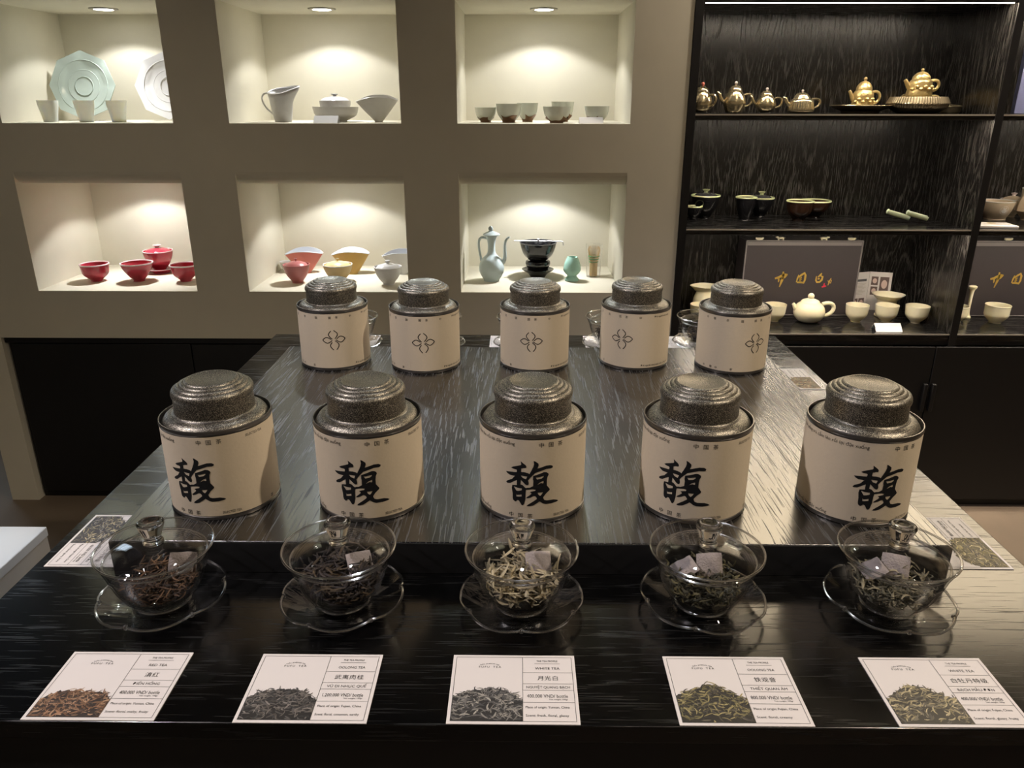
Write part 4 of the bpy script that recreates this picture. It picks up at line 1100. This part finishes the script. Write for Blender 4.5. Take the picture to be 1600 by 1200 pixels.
G().lathe([(0, 0)] + curve_prof([(0.045, 0), (0.060, 0.003), (0.083, 0.018), (0.087, 0.028)]) + [(0.090, 0.030)] + curve_prof([(0.090, 0.031), (0.083, 0.045), (0.080, 0.050)]) + [(0.076, 0.050), (0.074, 0.047), (0, 0.046)], 216, rf=rib).build('body', P_oldmetal, t, angle=50)
ring(0.0885, 0.0305, 0.0016, 64).build('rim_band', P_gold, t)
giltpot('taller gilt relief teapot standing on the ribbed bronze basin', 1.236, 2.545, Z1 + 0.0504, 1.05, 0.083)
make_teapot('gilt pot with a tall loop handle behind the ribbed basin', (1.312, 2.70, Z1), [(0.030, 0), (0.036, 0.010), (0.036, 0.045), (0.026, 0.058)], [(0.026, 0.058), (0.02, 0.066), (0.004, 0.070)], (0.075, 0.004),
            bez((-0.030, 0, 0.03), (-0.045, 0, 0.035), (-0.045, 0, 0.05), (-0.052, 0, 0.056), 8), [0.006] * 9, handle_pts(0.034, 0.050, 0.040, 0.016, 0.036), 0.0048, P_gilt, 'gilt relief teapots')
t = thing('bronze_box', 'small dark bronze lidded dish at the right of the ribbed basin', 'dish', (1.378, 2.615, Z1))
G().lathe([(0, 0)] + curve_prof([(0.026, 0), (0.030, 0.006), (0.032, 0.020)]) + [(0.028, 0.020), (0, 0.018)], 36).build('body', P_oldmetal, t, angle=50)
G().lathe([(0.033, 0.0203), (0.034, 0.022), (0.030, 0.025), (0.012, 0.027), (0, 0.0272), (0, 0.0203)], 36).build('lid', P_gold, t, angle=50)
# middle shelf: black tenmoku with pale green rims
make_bowl('tenmoku_cup', 'small black cup with pale green rim by the left shelf side', 'cup', (0.595, 2.650, Z2), 0.026, 0.044, 0.014, P_black, 'black cups with pale green rims', P_ceil, 0.6)
make_gaiwan_por('black lidded gaiwan with pale green rim and knob at the left of the middle shelf', (0.640, 2.690, Z2), 0.048, 0.076, P_black, P_ceil, P_ceil, 'black gaiwans', lidmat=P_pewter, kr=0.013)
make_bowl('tenmoku_cup', 'tall black cup with pale green rim left of the second black gaiwan', 'cup', (0.771, 2.660, Z2), 0.034, 0.074, 0.019, P_black, 'black cups with pale green rims', P_ceil, 0.5)
make_gaiwan_por('second black lidded gaiwan with pale green rim and knob on the middle shelf', (0.845, 2.735, Z2), 0.043, 0.064, P_black, P_ceil, P_ceil, 'black gaiwans', lidmat=P_pewter, kr=0.012)
make_bowl('tenmoku_bowl', 'black bowl with iron brown band and pale green rim on the middle shelf', 'bowl', (0.948, 2.640, Z2), 0.044, 0.064, 0.020, P_brown, 'dark brown bowls', P_ceil, 0.7)
make_bowl('tenmoku_bowl', 'wide dark brown bowl with pale rim behind the iron brown bowl', 'bowl', (1.030, 2.725, Z2), 0.052, 0.055, 0.022, P_brown, 'dark brown bowls', P_ceil, 0.6)
def jade_scoop(label, x, y, rz, ln):
    t = thing('jade_scoop', label, 'scoop', (x, y, Z2 + 0.0165), rz, 'jade tea scoops')
    t.rotation_euler = (0.0, math.radians(14), rz)
    n = 10; vs = []; fs = []
    for j in range(2):
        off = 0.0022 * j
        for i in range(n + 1):
            a = PI + PI * i / n
            for xx, k in ((-ln / 2, 0.9), (-ln * 0.1, 1.0), (ln / 2, 1.0)):
                vs.append((xx, (0.017 * k - off) * math.cos(a), (0.015 * k - off) * math.sin(a) + 0.015))
    m = 3 * (n + 1)
    for j in range(2):
        for i in range(n):
            for k in range(2):
                q = j * m + i * 3 + k
                fs.append((q, q + 1, q + 4, q + 3))
    for i in range(n):
        for k in (0, 2):
            q = i * 3 + k; fs.append((q, q + 3, q + 3 + m, q + m))
    for k in range(2):
        for i in (0, n):
            q = i * 3 + k; fs.append((q, q + 1, q + 1 + m, q + m))
    G().add(vs, fs).build('trough', P_jadeg, t)
    G().ball((-ln / 2 + 0.002, 0, 0.010), 0.011, 12, sx=0.5, sz=0.8).build('end_stop', P_jadeg, t)
    return t
jade_scoop('pale jade tea scoop lying at the left of the pair on the middle shelf', 1.262, 2.600, -0.35, 0.072)
jade_scoop('pale jade tea scoop lying at the right of the pair on the middle shelf', 1.318, 2.585, -0.35, 0.066)

# bottom shelf: presentation case with small jade animals
P_case = flat('black_case_cloth', (0.045, 0.038, 0.041), 0.42, bump=0.15, bscale=700, var=0.1)
P_piping = flat('case_piping_grey', (0.22, 0.20, 0.20), 0.4, bump=0.6, bscale=900)
def gift_case(label, x0, x1, y0, y1, h):
    cx, cy = (x0 + x1) / 2, (y0 + y1) / 2
    t = thing('presentation_case', label, 'case', (cx, cy, Z3), 0, 'presentation cases')
    w, d = (x1 - x0) / 2, (y1 - y0) / 2
    G().box(-w, w, -d, d, 0, h).build('case_body', P_case, t, bevel=0.003)
    for a, b in [((-w, 0.002), (-w, h)), ((w, 0.002), (w, h)), ((-w, h), (w, h)), ((-w, 0.003), (w, 0.003))]:
        G().tube([(a[0], -d, a[1]), (b[0], -d, b[1])], 0.0026, 6).build('edge_piping', P_piping, t)
    G().box(-w + 0.004, w - 0.004, -d - 0.0012, -d + 0.0002, h - 0.016, h - 0.004).build('top_band', P_piping, t)
    # gilt running-hand characters
    zc = h * 0.49; S = 0.000162
    def zs(strokes, cx0, name='gilt_character', mat=None):
        g = G()
        for pts, wd in strokes:
            stroke2d(g, [((p[0] - 660) * S + cx0, (330 - p[1]) * S + zc) for p in pts], [k * S for k in wd])
        g.v = [(vx, -d - 0.0008, vy) for vx, vy, vz in g.v]
        return g.build(name, mat or M_gild, t, smooth=False, recalc=False)
    zs([([(110, 300), (190, 280), (260, 235), (310, 215), (375, 210)], [40, 55, 50, 50, 20]), ([(275, 150), (285, 230), (265, 350), (230, 490)], [30, 50, 55, 20]), ([(375, 215), (320, 270), (240, 320)], [20, 50, 20]), ([(190, 290), (200, 340), (195, 385)], [30, 40, 15])], 0)
    zs([([(620, 220), (600, 300), (585, 385)], [20, 35, 20]), ([(620, 270), (680, 220), (740, 180), (765, 230), (765, 330), (740, 400), (690, 395)], [25, 45, 50, 45, 40, 40, 25]), ([(600, 385), (690, 385), (740, 395)], [35, 40, 30]), ([(640, 290), (690, 275)], [30, 30]), ([(650, 330), (690, 320)], [45, 30]), ([(665, 270), (660, 360)], [40, 40])], 0)
    zs([([(1110, 180), (1090, 220), (1040, 270)], [20, 45, 25]), ([(1005, 250), (1005, 340), (1030, 380), (1090, 375), (1130, 330), (1140, 260), (1090, 240)], [20, 35, 40, 40, 45, 40, 25]), ([(1040, 310), (1080, 300)], [35, 30])], 0)
    zs([([(1330, 290), (1300, 360), (1280, 450)], [15, 30, 15]), ([(1265, 340), (1290, 390), (1330, 400), (1345, 330)], [12, 24, 24, 12])], 0)
    zs([([(1150, 490), (1200, 470), (1245, 465)], [30, 40, 25]), ([(1200, 400), (1195, 450)], [22, 30])], 0, 'red_seal', M_seal)
    return t
M_gild = flat('gilt_lettering', (0.62, 0.42, 0.10), 0.35, metal=0.4, var=0.1)
M_seal = flat('red_seal_ink', (0.55, 0.03, 0.07), 0.5, var=0.05)
gift_case('black presentation case with gilt brush characters and grey piping on the bottom shelf', 0.790, 1.192, 2.665, 2.772, 0.268)
gift_case('second black presentation case with gilt characters at the right picture edge', 1.545, 1.947, 2.665, 2.772, 0.268)
def animal(label, x, y, z, rz, s, kind):
    t = thing('jade_animal', label, 'figurine', (x, y - 0.033, z), rz, 'jade animal figurines'); t.scale = (0.95, 0.7, 0.56)
    if kind == 'beast':
        g = G(); g.ball((0, 0, 0.0125 * s), 0.0075 * s, 12, sx=1.9, sy=0.9); g.ball((0.015 * s, 0, 0.018 * s), 0.0058 * s, 10, sx=1.2)
        for q in ((0.009, 0.004), (0.009, -0.004), (-0.009, 0.004), (-0.009, -0.004)): g.tube([(q[0] * s, q[1] * s, 0.012 * s), (q[0] * s, q[1] * s, 0.0)], [0.0030 * s, 0.0026 * s], 8)
        g.tube([(-0.013 * s, 0, 0.015 * s), (-0.018 * s, 0, 0.013 * s)], [0.002 * s, 0.001 * s], 6); g.ball((0.013 * s, 0, 0.0235 * s), 0.002 * s, 8, sy=2.0)
        g.build('body', P_jade, t, angle=180)
    else:
        g = G(); g.lathe([(0, 0), (0.010 * s, 0), (0.0155 * s, 0.006 * s), (0.0145 * s, 0.011 * s), (0.008 * s, 0.0150 * s), (0, 0.0155 * s)], 16, sy=0.8); g.ball((0.012 * s, 0, 0.012 * s), 0.005 * s, 10); g.ball((-0.012 * s, 0, 0.013 * s), 0.0035 * s, 8)
        g.build('body', P_jade, t, angle=180)
ZB = Z3 + 0.2682
animal('curled ivory jade animal at the left end of the case top', 0.838, 2.715, ZB, 0, 1.0, 'curl')
animal('standing ivory jade beast facing left on the case top', 0.912, 2.715, ZB, PI, 0.95, 'beast')
animal('standing ivory jade beast facing right on the case top', 1.062, 2.715, ZB, 0, 0.95, 'beast')
animal('curled ivory jade animal at the right end of the case top', 1.158, 2.715, ZB, 0, 1.0, 'curl')
animal('curled ivory jade animal on the case at the right picture edge', 1.700, 2.715, ZB, 0, 1.0, 'curl')
# ivory porcelain
t = thing('ivory_pitcher', 'ivory porcelain pitcher with flared lip behind the rightmost back tin', 'pitcher', (0.668, 2.690, Z3))
G().lathe(vessel([(0.026, 0), (0.028, 0.006), (0.040, 0.030), (0.040, 0.056), (0.032, 0.080), (0.034, 0.090), (0.046, 0.104)], 0.003, 0.008), 40, rf=lambda a, r, z: 1 + (0.22 * max(0, -math.cos(a)) ** 8 if z > 0.085 else 0)).build('body', P_jade, t, angle=60)
IC = [(0.640, 2.618, 0.038, 0.054, 'half hidden behind the rightmost back tin'), (0.894, 2.600, 0.0375, 0.060, 'between the tin and the ivory teapot'), (1.177, 2.596, 0.0385, 0.060, 'right of the ivory teapot'),
      (1.281, 2.598, 0.0385, 0.059, 'behind the small folded sign'), (1.380, 2.585, 0.0395, 0.060, 'rightmost in the left bay')]
for x, y, r, h, d in IC:
    make_bowl('ivory_cup', f'ivory porcelain teacup on the bottom shelf, {d}', 'cup', (x, y, Z3), r, h, 0.016, P_jade, 'ivory teacups', round_=0.78, ft=0.003)
for x, y, r, h, d in [(1.524, 2.600, 0.0375, 0.056, 'beside the shelf divider in the right bay'), (1.657, 2.588, 0.0400, 0.062, 'in front of the case at the right picture edge')]:
    make_bowl('ivory_cup', f'ivory porcelain cup with turned-out rim, {d}', 'cup', (x, y, Z3), r, h, 0.020, P_jade, 'ivory teacups', P_jade, round_=0.86, ft=0.003)
make_teapot('round ivory porcelain teapot in front of the black case', (1.010, 2.592, Z3), [(0.026, 0), (0.040, 0.008), (0.0525, 0.030), (0.047, 0.055), (0.030, 0.070)], [(0.033, 0.0675), (0.028, 0.075), (0.014, 0.081), (0.006, 0.083)], (0.090, 0.0110),
            bez((-0.040, 0, 0.040), (-0.052, 0, 0.048), (-0.052, 0, 0.058), (-0.059, 0, 0.064), 8), [0.010 - 0.0006 * i for i in range(9)], handle_pts(0.042, 0.062, 0.046, 0.020, 0.044), 0.0068, P_jade, None)
t = thing('ivory_strainer_set', 'ivory porcelain tea strainer with wide rim on a stand by the open brochure', 'strainer', (1.311, 2.668, Z3))
G().lathe(vessel([(0.034, 0), (0.036, 0.004), (0.030, 0.014), (0.024, 0.026), (0.029, 0.040), (0.034, 0.044)], 0.003, 0.006), 40).build('stand', P_jade, t, angle=60)
G().lathe(vessel([(0.026, 0.0442), (0.031, 0.048), (0.034, 0.060), (0.044, 0.070), (0.053, 0.080)], 0.003, 0.05), 40, rf=lambda a, r, z: 1 + (0.12 * max(0, math.cos(a)) ** 10 if z > 0.075 else 0)).build('strainer_bowl', P_jade, t, angle=60)
tent_sign('little ivory folded sign in front of the ivory teacups', 1.238, 2.487, Z3, 0.088, 0.023)
# open brochure
t = thing('brochure', 'open white brochure with printed teaware pictures standing by the black case', 'brochure', (1.275, 2.752, Z3))
def panel(x0, x1, y0_, y1_, lean, prints):
    n = Vector((x1 - x0, y1_ - y0_, 0)); w = n.length; ux = n / w
    H = 0.140
    def P(u, v, off=0.0): return (x0 + ux.x * u * w - ux.y * -off * 0, y0_ + ux.y * u * w + lean * v * H - off, v * H)
    g = G(); vs = [P(0, 0), P(1, 0), P(1, 1), P(0, 1), P(0, 0, -0.0012), P(1, 0, -0.0012), P(1, 1, -0.0012), P(0, 1, -0.0012)]
    g.add(vs, [(0, 1, 2, 3), (7, 6, 5, 4), (0, 4, 5, 1), (1, 5, 6, 2), (2, 6, 7, 3), (3, 7, 4, 0)])
    pg = g.build('page', M_card, t, smooth=False)
    g = G()
    for kind, u0, v0, u1, v1 in prints:
        if kind == 'p':
            g.add([P(u0, v0, .0006), P(u1, v0, .0006), P(u1, v1, .0006), P(u0, v1, .0006)], [(0, 1, 2, 3)], (0.16, 0.11, 0.10))
            m = 14; uc, vc = (u0 + u1) / 2, (v0 + v1) / 2
            vs = [P(uc + (u1 - u0) * 0.33 * math.cos(2 * PI * k / m), vc + (v1 - v0) * 0.30 * math.sin(2 * PI * k / m), .0010) for k in range(m)]
            g.add(vs, [tuple(range(m))], (0.72, 0.55, 0.50))
        else:
            g.add([P(u0, v0, .0006), P(u1, v0, .0006), P(u1, v1, .0006), P(u0, v1, .0006)], [(0, 1, 2, 3)], (0.12, 0.12, 0.13) if kind == 't' else (0.55, 0.50, 0.45))
    g.build('printed_pictures', M_photo, pg, smooth=False, recalc=False)
txt = [('l', 0.22, 0.70 - 0.035 * k, 0.85 - 0.1 * (k % 3), 0.712 - 0.035 * k) for k in range(9)]
panel(-0.062, 0.004, -0.018, 0.006, 0.06, [('t', 0.20, 0.76, 0.85, 0.82), ('p', 0.06, 0.10, 0.42, 0.32), ('p', 0.48, 0.10, 0.84, 0.32)] + txt)
panel(0.005, 0.078, 0.006, -0.014, 0.06, [('p', 0.10, 0.66, 0.40, 0.88), ('p', 0.48, 0.50, 0.88, 0.88), ('p', 0.10, 0.40, 0.40, 0.62), ('p', 0.48, 0.28, 0.88, 0.46)])
# right bay
t = thing('tall_pestle', 'tall slender ivory pestle by the divider in the right bay', 'pestle', (1.588, 2.640, Z3))
G().lathe([(0, 0)] + curve_prof([(0.012, 0), (0.013, 0.006), (0.0065, 0.02), (0.0055, 0.06), (0.007, 0.098), (0.013, 0.110), (0.014, 0.116)]) + [(0.008, 0.119), (0, 0.118)], 24).build('body', P_jade, t, angle=60)
t = thing('lavender_panel', 'tall narrow lavender boxed scroll with tiny gold marks in the right bay', 'box', (1.640, 2.66, Z1))
G().box(-0.035, 0.035, -0.010, 0.010, 0, 0.300).build('box_body', flat('lavender_paper', (0.26, 0.28, 0.50), 0.6, var=0.04), t, bevel=0.001)
for k in range(9):
    g = G(); x = -0.010 + 0.006 * math.sin(k * 2.1); z = 0.06 + 0.024 * k
    g.add([(p[0] + x, -0.0106, p[1] + z) for p in arc((0, 0), 0.005, 0.4, 5.2, 8)] + [(p[0] + x, -0.0106, p[1] + z) for p in arc((0, 0), 0.0034, 0.4, 5.2, 8)], [(i, i + 1, 10 + i, 9 + i) for i in range(8)])
    g.build('gold_mark', M_gild, t, smooth=False, recalc=False)
make_bowl('stoneware_cup', 'sand coloured stoneware cup with round stamp on the right bay middle shelf', 'cup', (1.640, 2.690, Z2), 0.052, 0.060, 0.034, P_sand, 'stoneware in the right bay', P_bone, 0.55)
s_ = [o for o in COL.objects if o.name.startswith('stoneware_cup')][-1]
g = G(); m = 20
for r0, r1 in ((0.0, 0.010), (0.013, 0.0145)):
    vs = []
    for k in range(m):
        for r in (r0, r1):
            uu, zz = r * math.cos(2 * PI * k / m), 0.034 + r * math.sin(2 * PI * k / m)
            rr = 0.034 + 0.018 * (0.25 + 0.75 * zz / 0.06) + 0.0012
            vs.append((rr * math.sin(uu / rr), -rr * math.cos(uu / rr), zz))
    g.add(vs, [(2 * k, 2 * k + 1, (2 * k + 3) % (2 * m), (2 * k + 2) % (2 * m)) for k in range(m)])
g.build('round_stamp', P_bone, s_, smooth=False, recalc=False)
make_gaiwan_por('sand stoneware lidded cup behind the stamped cup', (1.725, 2.745, Z2), 0.038, 0.060, P_sand, P_bone, P_pearl, 'stoneware in the right bay', kr=0.010)
make_bowl('stoneware_bowl', 'peach stoneware bowl half hidden behind the shelf divider', 'bowl', (1.575, 2.735, Z2), 0.034, 0.078, 0.014, P_peach, 'stoneware in the right bay', P_bone, 0.5)
t = thing('stoneware_pitcher', 'tall faceted sand stoneware pitcher at the right picture edge', 'pitcher', (1.738, 2.660, Z2))
fac = lambda a, r, z: math.cos(PI / 8) / math.cos((a % (PI / 4)) - PI / 8)
G().lathe(vessel([(0.024, 0), (0.026, 0.008), (0.044, 0.028), (0.046, 0.034), (0.042, 0.062), (0.036, 0.080), (0.038, 0.105)], 0.003, 0.008), 48, rf=fac).build('body', P_sand, t, angle=25)
ring(0.0365, 0.105, 0.0016).build('rim', P_bone, t)
t = thing('booklet', 'flat white booklet with a gold emblem at the front of the right bay', 'booklet', (1.535, 2.515, Z2), -0.12)
G().box(-0.060, 0.060, -0.040, 0.045, 0.0, 0.0075).build('cover', M_card, t, bevel=0.001)
G().add([(-0.012, 0.010, 0.0081), (0.012, 0.010, 0.0081), (0.016, 0.024, 0.0081), (0.0, 0.030, 0.0081), (-0.016, 0.024, 0.0081)], [(0, 1, 2, 3, 4)]).build('gold_emblem', M_gild, t, smooth=False, recalc=False)

# ================================================================== LAMPS of the room (behind and above the picture)
M_tube = emitter('tube_lamp_white', (1.0, 0.86, 0.70), 11.0)
for k in range(5):
    x = 0.55 + 0.26 * k
    t = thing('linear_ceiling_lamp', f'slim linear ceiling lamp behind the viewer, {GWN[k]} of five', 'lamp', (x, -1.05, CEIL), 0, 'linear ceiling lamps')
    G().box(-0.022, 0.022, -0.55, 0.55, -0.05, -0.0004).build('housing', M_blackm, t, bevel=0.002)
    G().box(-0.016, 0.016, -0.54, 0.54, -0.056, -0.0502).build('diffuser', M_tube, t)
M_can = emitter('spot_lens_white', (1.0, 0.90, 0.78), 40.0)
for k, (x, y) in enumerate([(-1.35, -0.55), (-1.1, -0.55), (-0.85, -0.55), (-1.35, -0.9), (-1.1, -0.9), (-0.85, -0.9)]):
    t = thing('track_spotlight', f'black ceiling spotlight of the left cluster, {["front left", "front middle", "front right", "rear left", "rear middle", "rear right"][k]}', 'lamp', (x, y, CEIL), 0, 'ceiling spotlight cluster')
    G().lathe([(0, -0.0004), (0.045, -0.0004), (0.045, -0.11), (0.036, -0.11), (0.034, -0.09), (0, -0.09)], 24).build('can', M_blackm, t)
    G().lathe([(0, -0.092), (0.033, -0.092), (0.033, -0.0905), (0, -0.0905)], 24).build('lens', M_can, t)
